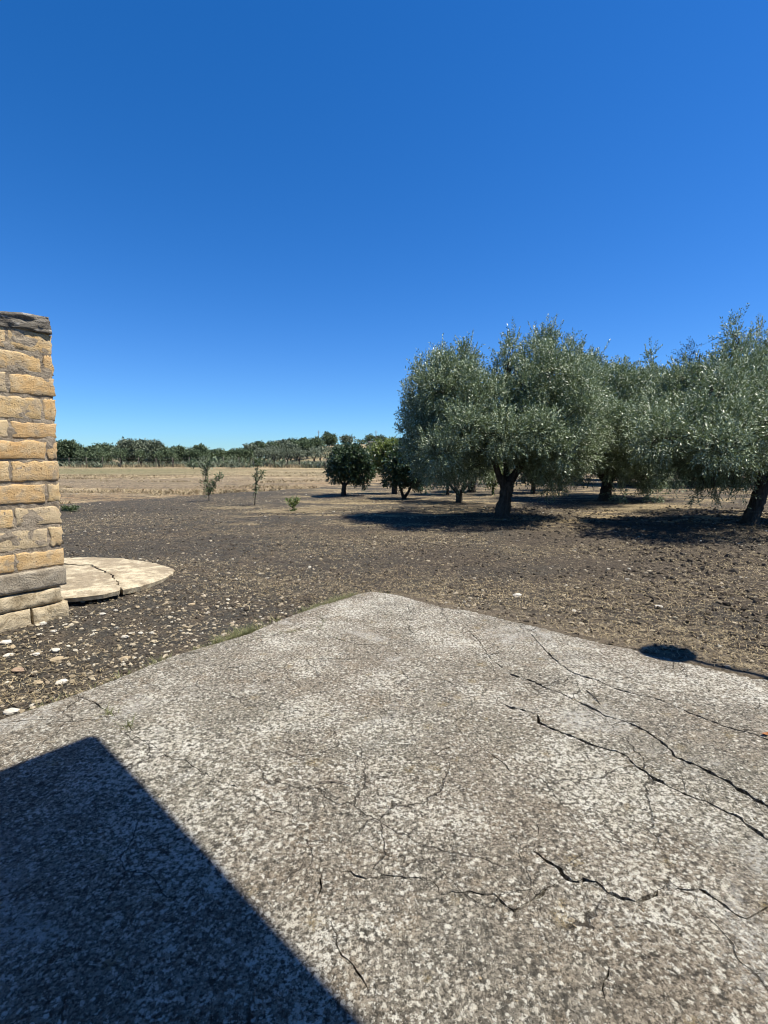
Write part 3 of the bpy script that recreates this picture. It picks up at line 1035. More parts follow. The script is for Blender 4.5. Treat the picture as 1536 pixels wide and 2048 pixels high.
def slab_piece(pts, thick, lab):
    top_p = []
    for px, py, z in pts:
        top_p.append(G(px, py, z))
    top_p = np.array(top_p)
    n0 = len(top_p)
    per = []
    for i in range(n0):
        a, b = top_p[i], top_p[(i + 1) % n0]
        k = max(1, int(np.linalg.norm(b - a) / 0.04))
        for j in range(k):
            p = a + (b - a) * j / k
            w = 0.030 * float(fbm(p[0] * 13, p[1] * 13, 4, 31))
            per.append(p + np.array([w, w, 0]))
    per = np.array(per)
    c = per.mean(0)
    rings = [1.0, 0.97, 0.7, 0.35]
    V = []
    for r_ in rings:
        q = c + (per - c) * r_
        q[:, 2] += -0.007 if r_ == 1.0 else 0
        if r_ < 1:
            q[:, 2] += 0.006 * fbm(q[:, 0] * 6, q[:, 1] * 6, 2, 6)
        V.append(q)
    m = len(per)
    bot = per.copy()
    bot[:, 2] -= thick
    bot[:, :2] = c[:2] + (per[:, :2] - c[:2]) * 0.985
    V = np.concatenate([bot] + V + [c[None], (c - [0, 0, thick])[None]]) - np.array([*CW, 0])
    Q = []
    for r_ in range(len(rings)):
        for i in range(m):
            Q.append((r_ * m + i, r_ * m + (i + 1) % m, (r_ + 1) * m + (i + 1) % m, (r_ + 1) * m + i))
    T = [(len(rings) * m + i, len(rings) * m + (i + 1) % m, (len(rings) + 1) * m) for i in range(m)]
    T += [((i + 1) % m, i, (len(rings) + 1) * m + 1) for i in range(m)]
    return link('slab_piece', np_mesh('slab_piece', V, [np.array(T), np.array(Q)], False), M['stoneslab'], pave, None, lab)


slab_piece([(126, 1196, 0.10), (165, 1193, 0.095), (205, 1188, 0.09), (237, 1181, 0.085), (240, 1176, 0.085), (232, 1165, 0.09), (225, 1152, 0.095), (208, 1142, 0.10), (180, 1131, 0.105), (120, 1128, 0.11), (100, 1140, 0.11), (112, 1175, 0.105)], 0.055, None)
slab_piece([(243, 1179, 0.075), (280, 1172, 0.055), (318, 1160, 0.035), (344, 1147, 0.02), (348, 1138, 0.018), (330, 1131, 0.02), (290, 1122, 0.035), (240, 1116, 0.055), (190, 1114, 0.07), (120, 1115, 0.09), (120, 1126, 0.10), (181, 1129, 0.098), (210, 1140, 0.093), (228, 1151, 0.09), (236, 1164, 0.083)], 0.07, None)

# ------------------------------------------------------------------ house with canopy behind the viewer (its roof casts the square-cornered shade)
ROOF_H = 4.3
apex_sh = G(190, 1474)[:2]
apex = apex_sh + SUN_H * (ROOF_H - 0.08) / math.tan(SUN_EL)
RE1 = np.array([-0.625, -0.781])
s2 = G(720, 2048)[:2] - apex_sh
RE2 = s2 / np.linalg.norm(s2)
house = empty('house', (apex[0], apex[1], 0), 'plastered farmhouse whose flat concrete roof throws the square-cornered shade on the slab', 'house')


def prism(name, poly, z0, z1, mat):
    poly = [np.array(p) for p in poly]
    n = len(poly)
    V = [(*(p - apex), z0) for p in poly] + [(*(p - apex), z1) for p in poly]
    bmq = [(i, (i + 1) % n, (i + 1) % n + n, i + n) for i in range(n)] + [(3, 2, 1, 0), (4, 5, 6, 7)]
    return link(name, np_mesh(name, V, [np.array(bmq)], False), mat, house)


def AB(a, b):
    return apex + a * RE1 + b * RE2


prism('roof', [AB(0, 0), AB(8, 0), AB(8, 8), AB(0, 8)], ROOF_H - 0.12, ROOF_H, M['grey_concrete'])
prism('wall', [AB(3.6, 0.5), AB(7.8, 0.5), AB(7.8, 7.8), AB(3.6, 7.8)], -0.1, ROOF_H - 0.125, M['plaster'])
prism('door', [AB(3.56, 1.8), AB(3.595, 1.8), AB(3.595, 2.8), AB(3.56, 2.8)], 0.02, 2.15, M['wood'])

# unseen shadow caster of made-up form, for the round shadow at the slab rim
LH = 3.1
lo_ = SUN_H * LH / math.tan(SUN_EL)
lh = G(1328, 1305)[:2] + lo_
t1 = G(1400, 1325)[:2] + lo_
t2 = G(1536, 1356)[:2] + lo_
dirt = (t2 - t1) / np.linalg.norm(t2 - t1)
t3 = t2 + dirt * 0.6
t4 = t3 + dirt * 0.8
caster = empty('shadow_caster', (t4[0], t4[1], 0), 'unseen made-up shadow caster on a long thin arm whose round shadow falls at the slab edge', 'caster')
org = np.array([t4[0], t4[1], 0])
b_ = MB()
b_.tube(np.array([(*t4, -0.1), (*t4, 1.0), (*t4, 2.0), (*t4, LH + 0.1)]) - org, [0.045, 0.04, 0.035, 0.03], 10)
link('post', b_.mesh('post', True), M['metal'], caster)
b_ = MB()
b_.tube(spline([(*lh, LH - 0.02), (*t1, LH), (*t2, LH + 0.02), (*t3, LH + 0.04), (*t4, LH + 0.06)], 24) - org, [0.023] * 24, 8)
link('arm', b_.mesh('arm', True), M['metal'], caster)
b_ = MB()
prof = [(0.03, 0.10), (0.10, 0.09), (0.17, 0.04), (0.205, -0.02), (0.20, -0.05), (0.12, -0.06), (0.02, -0.065)]
a_ = np.arange(20) / 20 * 2 * np.pi
V = np.concatenate([np.stack([np.cos(a_) * r_ * 1.05, np.sin(a_) * r_ * 0.92, np.full(20, z)], 1) for r_, z in prof])
Q = [(i * 20 + j, i * 20 + (j + 1) % 20, (i + 1) * 20 + (j + 1) % 20, (i + 1) * 20 + j) for i in range(len(prof) - 1) for j in range(20)]
b_.add(V + np.array([*lh, LH - 0.03]) - org, quads=Q)
link('caster_head', b_.mesh('caster_head', True), M['metal'], caster)


# ------------------------------------------------------------------ trees
def shoots_to_leaves(base, dirs, length, n_leaf, leaf_len, leaf_w, spread=0.9, droop=0.15):
    """leaves in pairs along every shoot; returns verts, quads, rnd"""
    ns = len(base)
    dirs = dirs / np.linalg.norm(dirs, axis=1)[:, None]
    k = np.arange(n_leaf)
    t = (k + 0.6) / n_leaf
    ref = rng.normal(size=(ns, 3))
    p1 = np.cross(dirs, ref)
    p1 /= np.linalg.norm(p1, axis=1)[:, None] + 1e-9
    p2 = np.cross(dirs, p1)
    ang = k * (math.pi / 2) * 1.0 + (k % 2) * math.pi * 0.5 + rng.random((ns, n_leaf)) * 1.2
    side = np.cos(ang)[..., None] * p1[:, None, :] + np.sin(ang)[..., None] * p2[:, None, :]
    pos = base[:, None, :] + dirs[:, None, :] * (length[:, None] * t)[..., None]
    pos[..., 2] -= droop * (length[:, None] * t) ** 2
    ld = dirs[:, None, :] * (0.55 + 0.5 * t)[None, :, None] + side * spread + rng.normal(size=(ns, n_leaf, 3)) * 0.15
    ld /= np.linalg.norm(ld, axis=2)[..., None]
    wv = np.cross(ld, side + rng.normal(size=ld.shape) * 0.6)
    wv /= np.linalg.norm(wv, axis=2)[..., None] + 1e-9
    up = np.cross(wv, ld)
    flip = np.sign(up[..., 2:3] + 0.25)
    wv = wv * flip
    L = leaf_len * (0.7 + 0.6 * rng.random((ns, n_leaf, 1)))
    W = leaf_w * (0.75 + 0.5 * rng.random((ns, n_leaf, 1)))
    a = pos
    c = pos + ld * L
    m = pos + ld * L * 0.5
    v = np.stack([a, m - wv * W * 0.5, c, m + wv * W * 0.5], 2).reshape(-1, 3)
    nl = ns * n_leaf
    q = np.arange(nl * 4).reshape(-1, 4)
    r = np.repeat(np.clip(rng.random(nl) * 0.8 + np.repeat(rng.random(ns), n_leaf) * 0.2, 0, 1), 4)
    return v, q, r


def blob_shoots(blobs, density, up=0.6, hang=0.5):
    """blobs: (centre, radii(3)); shoots start through the volume, denser to the outside"""
    B, D = [], []
    for c, rad in blobs:
        rad = np.asarray(rad, float)
        area = (rad[0] * rad[2] + rad[0] * rad[1] + rad[1] * rad[2]) / 3
        n = max(6, int(density * area))
        v = rng.normal(size=(n, 3))
        v /= np.linalg.norm(v, axis=1)[:, None]
        r = 0.35 + 0.6 * rng.random(n) ** 0.6
        lump = 1 + 0.22 * np.sin(v[:, 0] * 5 + c[0] * 3) * np.cos(v[:, 2] * 6 + c[2] * 5)
        B.append(c + v * rad * (r * lump)[:, None])
        d = v * 0.75 + rng.normal(size=(n, 3)) * 0.35
        d[:, 2] += up * (v[:, 2] > -0.2) - hang * (v[:, 2] < -0.45)
        D.append(d)
    return np.concatenate(B), np.concatenate(D)


def build_tree(name, label, base, blobs, mat_leaf_, mat_bark_, trunk, limbs, density, n_leaf, leaf_len, leaf_w, shoot=(0.16, 0.40), cat='tree', group=None,
               up=0.6, hang=0.5, seg=10, twigs=True, spread=0.9, core=None, sprays=0):
    """trunk: list of (offset xyz, radius); limbs: list of lists; everything relative to base"""
    root = empty(name, base, label, cat, group)
    base = np.asarray(base, float)
    tb = MB()
    tp = np.array([p for p, _ in trunk], float)
    tr = [r for _, r in trunk]
    n = 5 * len(tp)
    pts = spline(tp, n)
    rr = np.interp(np.linspace(0, len(tp) - 1, n), np.arange(len(tp)), tr)
    tb.tube(pts, rr, seg, 0.22 if seg > 6 else 0.1)
    link('trunk', tb.mesh('trunk', True), mat_bark_, root)
    ends = []
    for lb in limbs:
        lp = np.array([p for p, _ in lb], float)
        lr = [r for _, r in lb]
        n = 5 * len(lp)
        m_ = MB()
        m_.tube(spline(lp, n), np.interp(np.linspace(0, len(lp) - 1, n), np.arange(len(lp)), lr), max(5, seg - 3), 0.18)
        link('branch', m_.mesh('branch', True), mat_bark_, root)
        ends.append(lp[-1])
        ends.append(lp[len(lp) // 2])
    rb = [(np.asarray(c, float) - base, r_) for c, r_ in blobs]
    if twigs and ends:
        m_ = MB()
        ends = np.array(ends)
        for c, r_ in rb:
            e = ends[np.argmin(np.linalg.norm(ends - c, axis=1))]
            for q in range(5):
                tgt = c + rng.normal(size=3) * np.asarray(r_) * 0.42
                mid = (e + tgt) / 2 + rng.normal(size=3) * 0.08 * np.linalg.norm(tgt - e)
                d0 = np.linalg.norm(tgt - e)
                m_.tube(spline([e, mid, tgt], 7), np.linspace(0.008 + 0.009 * d0, 0.003, 7), 5, 0.1, cap=False)
        link('twigs', m_.mesh('twigs', True), mat_bark_, root, kind='stuff')
    B, D = blob_shoots(rb, density, up, hang)
    ln = shoot[0] + (shoot[1] - shoot[0]) * rng.random(len(B))
    v, q, r = shoots_to_leaves(B, D, ln, n_leaf, leaf_len, leaf_w, spread)
    if sprays:
        SB, SD = [], []
        for c, r_ in rb:
            k = max(3, int(sprays * r_[0] * r_[0]))
            dd_ = np.clip(rng.normal(size=(k, 3)), -1.3, 1.3) * [0.48, 0.48, 0.3]
            SB.append(c + dd_ * np.asarray(r_))
            d_ = dd_ * 0.5
            d_[:, 2] = 1.0
            SD.append(d_)
        SB, SD = np.concatenate(SB), np.concatenate(SD)
        v2_, q2_, r2_ = shoots_to_leaves(SB, SD, 0.40 + 0.35 * rng.random(len(SB)), 34, leaf_len, leaf_w, 0.75)
        q = np.concatenate([q, q2_ + len(v)])
        v = np.concatenate([v, v2_])
        r = np.concatenate([r, r2_])
    link('crown', np_mesh('crown', v, [q], False, {'rnd': r}), mat_leaf_, root)
    return root


def pblobs(Y, lst, depth=1.0, jit=0.5):
    """blobs measured on the photograph as (px, py, radius px[, aspect]) for a tree standing Y metres off"""
    out_ = []
    for b in lst:
        px, py, r = b[:3]
        asp = b[3] if len(b) > 3 else 1.0
        dY = b[4] if len(b) > 4 else (random.random() - 0.5) * 2 * jit
        c = P(px, py, Y + dY)
        rm = r / FPX * (Y + dY)
        out_.append((c, (rm, rm * depth, rm * asp)))
    return out_


def at_ground(px, py):
    g = G(px, py)
    return np.array([g[0], g[1], float(ground_z(g[0], g[1])[0]) - 0.03])


def rel(base, px, py, dY=0.0):
    return tuple(P(px, py, base[1] + dY) - base)


# the big olive in the middle
b0 = at_ground(1005, 1038)
blobs = pblobs(b0[1], [(862, 770, 36, 1.35), (838, 800, 30, 1.4), (838, 835, 34, 1.2), (885, 742, 20, 1.6), (928, 765, 32, 1.6), (932, 722, 13, 1.6), (900, 810, 42, 1.2), (950, 800, 30, 1.3), (1010, 738, 17, 2.2), (1022, 705, 10, 2.0), (985, 785, 24, 1.5),
                        (1092, 700, 21, 2.0, 0.2), (1094, 676, 9, 2.2, 0.1), (1022, 700, 12, 2.2, 0.2), (932, 715, 15, 1.8, 0.2), (885, 725, 14, 1.8, 0.1), (1062, 745, 28, 1.7), (1110, 755, 38, 1.5), (1148, 735, 24, 1.5), (1138, 702, 12, 1.7), (1165, 790, 38, 1.3), (1040, 795, 38, 1.5), (1085, 810, 40, 1.4), (1130, 815, 40, 1.3),
                        (825, 868, 24, 1.1, 0), (822, 900, 16, 1.2, -0.2), (850, 890, 34, 1.3, -0.4), (880, 860, 45, 1.2, 0.7), (905, 885, 42, 1.2, -0.7), (925, 850, 45, 1.3, 0.6), (960, 870, 42, 1.3, -0.5), (990, 830, 44, 1.3, 0.4), (1010, 875, 40, 1.2, -0.6),
                        (1045, 860, 46, 1.3, 0.5), (1075, 880, 44, 1.2, -0.6), (1105, 860, 46, 1.3, 0.6), (1140, 880, 42, 1.2, -0.4), (1170, 850, 38, 1.3, 0.5), (865, 935, 30, 0.9, -0.3), (905, 945, 30, 0.8, 0.5), (1075, 930, 34, 0.9, -0.4),
                        (1118, 940, 34, 0.9, 0.2), (1105, 965, 20, 0.9, 0.5), (1160, 905, 38, 1, 0.0), (950, 930, 28, 0.7, 1.0), (1040, 900, 32, 0.7, 1.0), (975, 905, 26, 0.8, 0.8), (930, 855, 34, 1.2, -1.7), (1010, 865, 34, 1.2, -1.8), (1080, 860, 34, 1.2, -1.7), (940, 770, 24, 1.6, -0.9), (1100, 740, 24, 1.7, -0.9), (1050, 770, 24, 1.6, -1.0), (870, 780, 26, 1.6, -0.9), (1145, 770, 28, 1.5, -1.0), (905, 750, 20, 1.7, -0.6), (1075, 715, 18, 1.9, -0.5), (990, 800, 24, 1.6, -1.1), (1160, 820, 30, 1.4, -1.2), (900, 880, 30, 1, 2.2), (980, 870, 36, 1, 2.4), (1060, 870, 36, 1, 2.4), (1120, 880, 34, 1, 1.9), (880, 900, 34, 1, -1.5), (1120, 900, 34, 1, -1.5)], 1.4, 1.1)
olive_bark = M['bark']
root = build_tree('olive_tree', 'big olive with a forked leaning trunk and ragged silvery crown before the citrus trees', b0, blobs, M['olive_leaf'], olive_bark,
                  [((0.02, 0, -0.1), 0.31), ((0.0, 0, 0.12), 0.21), ((0.05, 0, 0.5), 0.165), ((0.10, 0, 0.85), 0.175), ((0.13, 0.0, 0.98), 0.14)],
                  [[((0.05, 0, 0.85), 0.12), (rel(b0, 998, 950, -0.1), 0.085), (rel(b0, 985, 915, -0.2), 0.07), (rel(b0, 950, 860, -0.3), 0.05), (rel(b0, 905, 790, -0.2), 0.025)],
                   [((0.15, 0, 0.95), 0.13), (rel(b0, 1032, 945, 0.1), 0.10), (rel(b0, 1055, 905, 0.2), 0.08), (rel(b0, 1085, 830, 0.2), 0.05), (rel(b0, 1098, 740, 0.1), 0.02)],
                   [((0.1, 0, 0.95), 0.10), (rel(b0, 1012, 930, 0.5), 0.07), (rel(b0, 1010, 860, 0.8), 0.05), (rel(b0, 1015, 770, 0.3), 0.02)],
                   [(rel(b0, 985, 915, -0.2), 0.05), (rel(b0, 930, 890, -0.6), 0.035), (rel(b0, 870, 860, -0.3), 0.02)],
                   [(rel(b0, 1050, 915, 0.2), 0.05), (rel(b0, 1100, 890, -0.3), 0.035), (rel(b0, 1150, 860, 0.2), 0.02)]],
                  1000, 19, 0.068, 0.0185, sprays=110)

# olive at the edge of the frame
b1 = at_ground(1500, 1048)
blobs = pblobs(b1[1], [(1463, 668, 10, 2.2), (1470, 705, 21, 1.7), (1515, 672, 9, 1.5), (1500, 705, 15, 1.5), (1545, 715, 26, 1.5), (1430, 735, 18, 1.5), (1395, 785, 34, 1.3), (1440, 770, 38, 1.4), (1490, 760, 40, 1.4), (1540, 770, 42, 1.4), (1590, 780, 50, 1.3),
                        (1345, 795, 28, 1.3, 0.5), (1335, 840, 32, 1.3, 0.3), (1370, 850, 44, 1.3, -0.5), (1415, 835, 46, 1.3, 0.7), (1430, 880, 46, 1.2, -0.7), (1465, 840, 48, 1.3, 0.5), (1495, 880, 48, 1.2, -0.6), (1520, 840, 50, 1.3, 0.6), (1560, 880, 55, 1.2, -0.5), (1590, 850, 60, 1.2, 0.6),
                        (1660, 830, 80, 1, 0), (1650, 910, 65, 1, 0), (1365, 905, 40, 1.1, -0.2), (1410, 925, 40, 0.9, -0.5), (1440, 935, 38, 0.9, 0.6), (1490, 935, 40, 0.8, 0.7), (1475, 940, 34, 0.8, -0.5), (1560, 930, 46, 0.8, 0.6),
                        (1340, 940, 24, 1.2, 0.0), (1391, 985, 8, 1.8, -0.3), (1427, 980, 11, 1.5, -0.5), (1477, 985, 7, 1.6, -0.4), (1410, 960, 24, 0.7, 0), (1400, 850, 40, 1.2, -1.7), (1460, 860, 42, 1.2, -2.3), (1540, 860, 50, 1.2, -2.4), (1440, 790, 38, 1.3, -1.6), (1530, 790, 40, 1.3, -1.7), (1400, 880, 36, 1, 2.2), (1470, 880, 40, 1, 2.5), (1550, 880, 44, 1, 2.4), (1640, 870, 60, 1, -2.2), (1320, 870, 34, 1.2, 0.2), (1315, 815, 26, 1.3, 0.5), (1325, 870, 36, 1.1, -1.9), (1295, 880, 30, 1.1, -1.2), (1300, 840, 26, 1.3, -0.4), (1340, 780, 24, 1.4, 0.8), (1365, 765, 24, 1.5, 0.2), (1440, 890, 40, 1, -2.8)], 1.4, 1.1)
build_tree('olive_tree', 'olive with a single dark slanting trunk, tall feathery top and low hanging twigs', b1, blobs, M['olive_leaf'], olive_bark,
           [((-0.02, 0, -0.1), 0.27), ((0.0, 0, 0.12), 0.19), ((0.12, 0, 0.5), 0.155), ((0.22, 0, 0.95), 0.15), ((0.28, 0.0, 1.1), 0.14)],
           [[((0.26, 0, 0.95), 0.11), (rel(b1, 1495, 900, -0.2), 0.085), (rel(b1, 1460, 840, -0.3), 0.06), (rel(b1, 1400, 790, -0.2), 0.025)],
            [((0.28, 0, 1.0), 0.11), (rel(b1, 1545, 890, 0.3), 0.09), (rel(b1, 1570, 820, 0.3), 0.06), (rel(b1, 1560, 740, 0.1), 0.025)],
            [((0.27, 0, 0.95), 0.09), (rel(b1, 1510, 880, 0.6), 0.07), (rel(b1, 1495, 790, 0.5), 0.05), (rel(b1, 1470, 700, 0.1), 0.02)],
            [(rel(b1, 1490, 890, -0.2), 0.06), (rel(b1, 1430, 885, -0.6), 0.04), (rel(b1, 1370, 880, -0.3), 0.02)]],
           900, 19, 0.068, 0.0185, sprays=110)

# olive between them, farther off
b2 = at_ground(1210, 1000)
blobs = pblobs(b2[1], [(1192, 725, 11, 2.0), (1198, 760, 22, 1.6), (1165, 745, 20, 1.2), (1222, 750, 16, 1.3), (1190, 800, 40), (1235, 790, 34, 1.2), (1262, 770, 16, 1.5), (1303, 720, 8, 2.2), (1300, 755, 15, 1.8), (1290, 790, 30, 1.3), (1330, 790, 28, 1.1),
                        (1150, 830, 45, 1, 0), (1200, 850, 55, 1, -1.4), (1250, 850, 55, 1, 1.0), (1300, 840, 50, 1, -0.6), (1330, 860, 45, 1, 0.8), (1180, 895, 45, 1, -1.0), (1230, 900, 50, 1, -1.2), (1290, 900, 50, 1, -1.0), (1250, 900, 55, 1, 1.3),
                        (1320, 920, 40, 1, 0), (1295, 945, 34, 1.1, -0.8), (1305, 980, 18, 1.2, -0.9), (1245, 935, 30, 0.8, -0.8), (1165, 930, 34, 1, 0.2), (1140, 895, 30, 1, -0.2), (1345, 950, 26, 0.9, 0.3), (1238, 985, 12, 1.0, -1.4), (1145, 780, 32, 1.3), (1265, 790, 34, 1.4), (1240, 765, 24, 1.5), (1275, 765, 20, 1.5), (1165, 745, 22, 1.4), (1310, 780, 28, 1.4), (1180, 770, 28, 1.4), (1230, 850, 45, 1, -2.6), (1180, 860, 42, 1, -2.6), (1290, 860, 42, 1, -2.4), (1240, 860, 45, 1, 2.6), (1330, 830, 36, 1.2, 0.5)], 1.3, 1.4)
build_tree('olive_tree', 'broad olive with a short thick trunk, deeper in the grove between two bigger ones', b2, blobs, M['olive_leaf'], olive_bark,
           [((0.0, 0, -0.1), 0.32), ((0.0, 0, 0.15), 0.24), ((0.04, 0, 0.6), 0.19), ((0.08, 0, 1.0), 0.21)],
           [[((0.0, 0, 0.85), 0.18), (rel(b2, 1185, 925, -0.2), 0.12), (rel(b2, 1160, 860, -0.3), 0.07), (rel(b2, 1180, 780, -0.2), 0.03)],
            [((0.1, 0, 0.85), 0.18), (rel(b2, 1245, 925, 0.3), 0.12), (rel(b2, 1290, 860, 0.3), 0.07), (rel(b2, 1300, 780, 0.1), 0.03)],
            [((0.05, 0, 0.95), 0.14), (rel(b2, 1215, 890, 0.6), 0.09), (rel(b2, 1220, 790, 0.5), 0.04)]],
           520, 19, 0.085, 0.026, sprays=60)

# low spreading olive with many stems
b3 = at_ground(918, 1006)
blobs = pblobs(b3[1], [(880, 940, 30, 0.8), (918, 930, 32, 0.9), (955, 940, 28, 0.8), (860, 922, 28, 0.9), (900, 900, 40), (945, 900, 36), (985, 928, 22)], 1.2, 0.7)
build_tree('olive_tree', 'small olive whose thin stems spread like a fan just above the soil', b3, blobs, M['olive_leaf'], olive_bark,
           [((0, 0, -0.1), 0.15), ((0.0, 0, 0.15), 0.115), ((0.0, 0, 0.38), 0.12)],
           [[((-0.03, 0, 0.33), 0.06), (rel(b3, 900, 970, -0.1), 0.045), (rel(b3, 880, 950, -0.2), 0.03)],
            [((-0.02, 0, 0.35), 0.055), (rel(b3, 908, 965, 0.2), 0.04), (rel(b3, 900, 930, 0.3), 0.025)],
            [((0.03, 0, 0.33), 0.06), (rel(b3, 936, 968, 0.0), 0.045), (rel(b3, 955, 945, 0.1), 0.03)],
            [((0.02, 0, 0.35), 0.055), (rel(b3, 930, 966, -0.3), 0.04), (rel(b3, 940, 925, -0.3), 0.025)]],
           600, 18, 0.08, 0.02)


# grove behind
def grove_tree(px, py, top, w, mat, label, bark='dark_bark', low=None, tr=0.1, lean_=0.0, dens=260, leaf=(0.11, 0.034), name='olive_tree', nl=14, up=0.6, h0=None, asp=1.0):
    b = at_ground(px, py)
    low = low if low is not None else py - 22
    mid = (top + low) / 2
    hh = (low - top) / 2
    bl = []
    k = 11
    for q in range(k):
        a = random.random() * 6.283
        r_ = random.random() ** 0.5 * w * 0.55
        yy = mid + (random.random() - 0.5) * hh * 1.1
        bl.append((px + lean_ * 10 + math.cos(a) * r_, yy, min(w, hh) * (0.42 + 0.2 * random.random()), asp, math.sin(a) * r_ / FPX * b[1] * 1.0))
    bl.append((px + (random.random() - .5) * w * 0.4, top + hh * 0.3, min(w, hh) * 0.32, 1.2, 0))
    bl.append((px + (random.random() - .5) * w * 0.8, top + hh * 0.4, min(w, hh) * 0.28, 1.3, 0))
    bl.append((px, mid, min(w, hh) * 0.7, asp, 0))
    h = P(px, low, b[1])[2] - b[2]
    hc = P(px, mid, b[1])[2] - b[2]
    return build_tree(name, label, b, pblobs(b[1], bl, 1.1), mat, M[bark],
                      [((0, 0, -0.1), tr * 1.5), ((0, 0, 0.15), tr), ((lean_ * 0.3, 0, h * 0.9), tr * 0.8)],
                      [[((lean_ * 0.28, 0, h * 0.8), tr * 0.6), ((-0.3, 0.1, (h + hc) / 2), tr * 0.45), ((-0.5, 0.2, hc), tr * 0.25)],
                       [((lean_ * 0.28, 0, h * 0.8), tr * 0.6), ((0.35, -0.1, (h + hc) / 2), tr * 0.45), ((0.5, -0.2, hc), tr * 0.25)]],
                      dens, nl, leaf[0], leaf[1], (0.25, 0.55), up=up, seg=8)


OL, CI, LE = M['olive_leaf'], M['citrus_leaf'], M['lemon_leaf']
bo = at_ground(688, 993)
build_tree('orange_tree', 'dark-leaved orange tree with a short forked trunk, alone at the edge of the grove', bo,
           pblobs(bo[1], [(672, 945, 17), (668, 935, 13), (690, 928, 22, 1, -0.2), (700, 938, 24, 1, 0.2), (684, 910, 17), (710, 908, 18), (698, 902, 10), (727, 922, 17), (728, 942, 18), (716, 950, 16), (735, 950, 10), (672, 920, 12), (730, 966, 5, 1.2), (700, 925, 22, 1, 0.6)], 1.1, 0.25),
           M['citrus_leaf'], M['dark_bark'], [((0, 0, -0.1), 0.15), ((-0.02, 0, 0.1), 0.11), ((0.0, 0, 0.36), 0.09), ((0.02, 0, 0.5), 0.095)],
           [[((0, 0, 0.45), 0.06), (rel(bo, 681, 961), 0.05), (rel(bo, 676, 945), 0.03)], [((0.02, 0, 0.45), 0.07), (rel(bo, 699, 962), 0.06), (rel(bo, 706, 945), 0.04)], [((0.01, 0, 0.45), 0.06), (rel(bo, 690, 958, 0.1), 0.05), (rel(bo, 695, 935, 0.2), 0.03)]],
           900, 11, 0.10, 0.05, (0.12, 0.26), up=0.2, seg=8)
bo = at_ground(808, 999)
build_tree('orange_tree', 'dark orange tree with a low V-shaped trunk, half under the big olive', bo,
           pblobs(bo[1], [(785, 945, 20), (776, 960, 9), (800, 955, 17), (832, 962, 14), (846, 950, 16), (822, 930, 24), (795, 922, 22), (812, 905, 20), (840, 915, 20), (820, 945, 22, 1, 0.4), (846, 968, 8)], 1.1, 0.25),
           M['citrus_leaf'], M['dark_bark'], [((0, 0, -0.1), 0.13), ((0, 0, 0.05), 0.10), ((0.0, 0, 0.15), 0.10)],
           [[((-0.02, 0, 0.1), 0.07), (rel(bo, 803, 982), 0.055), (rel(bo, 798, 965), 0.045), (rel(bo, 795, 940), 0.03)], [((0.02, 0, 0.1), 0.07), (rel(bo, 817, 984), 0.055), (rel(bo, 823, 968), 0.045), (rel(bo, 826, 940), 0.03)]],
           900, 11, 0.10, 0.05, (0.12, 0.26), up=0.2, seg=8)
bo = at_ground(789, 987)
build_tree('lemon_tree', 'yellow-green lemon tree showing behind the dark orange trees', bo,
           pblobs(bo[1], [(765, 905, 17), (750, 922, 15), (786, 900, 18), (745, 906, 9), (768, 928, 13), (745, 938, 8), (790, 915, 18), (780, 892, 10), (805, 905, 18), (800, 930, 18)], 1.1, 0.3),
           M['lemon_leaf'], M['dark_bark'], [((0, 0, -0.1), 0.17), ((0, 0, 0.1), 0.13), ((0.0, 0, 1.0), 0.11)],
           [[((0, 0, 0.9), 0.08), (rel(bo, 780, 935), 0.05), (rel(bo, 765, 910), 0.03)], [((0, 0, 0.9), 0.08), (rel(bo, 792, 935), 0.05), (rel(bo, 795, 910), 0.03)]],
           600, 11, 0.12, 0.055, (0.15, 0.32), up=0.3, seg=8)
grove_tree(895, 989, 890, 34, CI, 'dark citrus tree with a thin straight trunk behind the fan-stemmed olive', low=962, tr=0.07, dens=300, leaf=(0.11, 0.05), name='orange_tree', nl=12, up=0.2)
grove_tree(943, 984, 880, 48, OL, 'shaded olive with a stout dark trunk seen through the grove', low=958, tr=0.20)
grove_tree(986, 990, 925, 18, LE, 'little yellow-green citrus peeping out beside the big olive trunk', low=968, tr=0.06, dens=420, leaf=(0.11, 0.05), name='lemon_tree', nl=12)
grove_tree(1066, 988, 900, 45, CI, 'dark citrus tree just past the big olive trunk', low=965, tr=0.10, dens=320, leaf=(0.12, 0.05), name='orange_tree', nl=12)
grove_tree(1120, 982, 880, 50, OL, 'dim olive deep in the grove behind the big olive', low=955, tr=0.12)
grove_tree(1010, 968, 870, 60, OL, 'far olive closing the gap under the big olive', low=952, tr=0.14, dens=160, leaf=(0.15, 0.05))
grove_tree(1160, 965, 850, 60, OL, 'far olive behind the thick-trunked olive', low=950, tr=0.14, dens=160, leaf=(0.15, 0.05))
grove_tree(1285, 970, 765, 85, OL, 'tall olive filling the skyline behind the broad olive', low=955, tr=0.16, dens=200, leaf=(0.13, 0.045))
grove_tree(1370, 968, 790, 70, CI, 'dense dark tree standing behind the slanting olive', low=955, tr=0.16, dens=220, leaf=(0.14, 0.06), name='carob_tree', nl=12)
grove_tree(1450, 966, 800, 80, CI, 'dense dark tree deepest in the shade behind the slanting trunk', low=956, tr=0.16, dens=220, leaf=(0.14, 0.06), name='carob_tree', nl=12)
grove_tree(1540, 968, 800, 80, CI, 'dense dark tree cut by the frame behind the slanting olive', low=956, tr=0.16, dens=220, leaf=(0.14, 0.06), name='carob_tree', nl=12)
grove_tree(1240, 960, 850, 50, CI, 'dark bushy tree on the far row behind the thick trunk', low=950, tr=0.12, dens=180, leaf=(0.15, 0.06), name='carob_tree', nl=12)
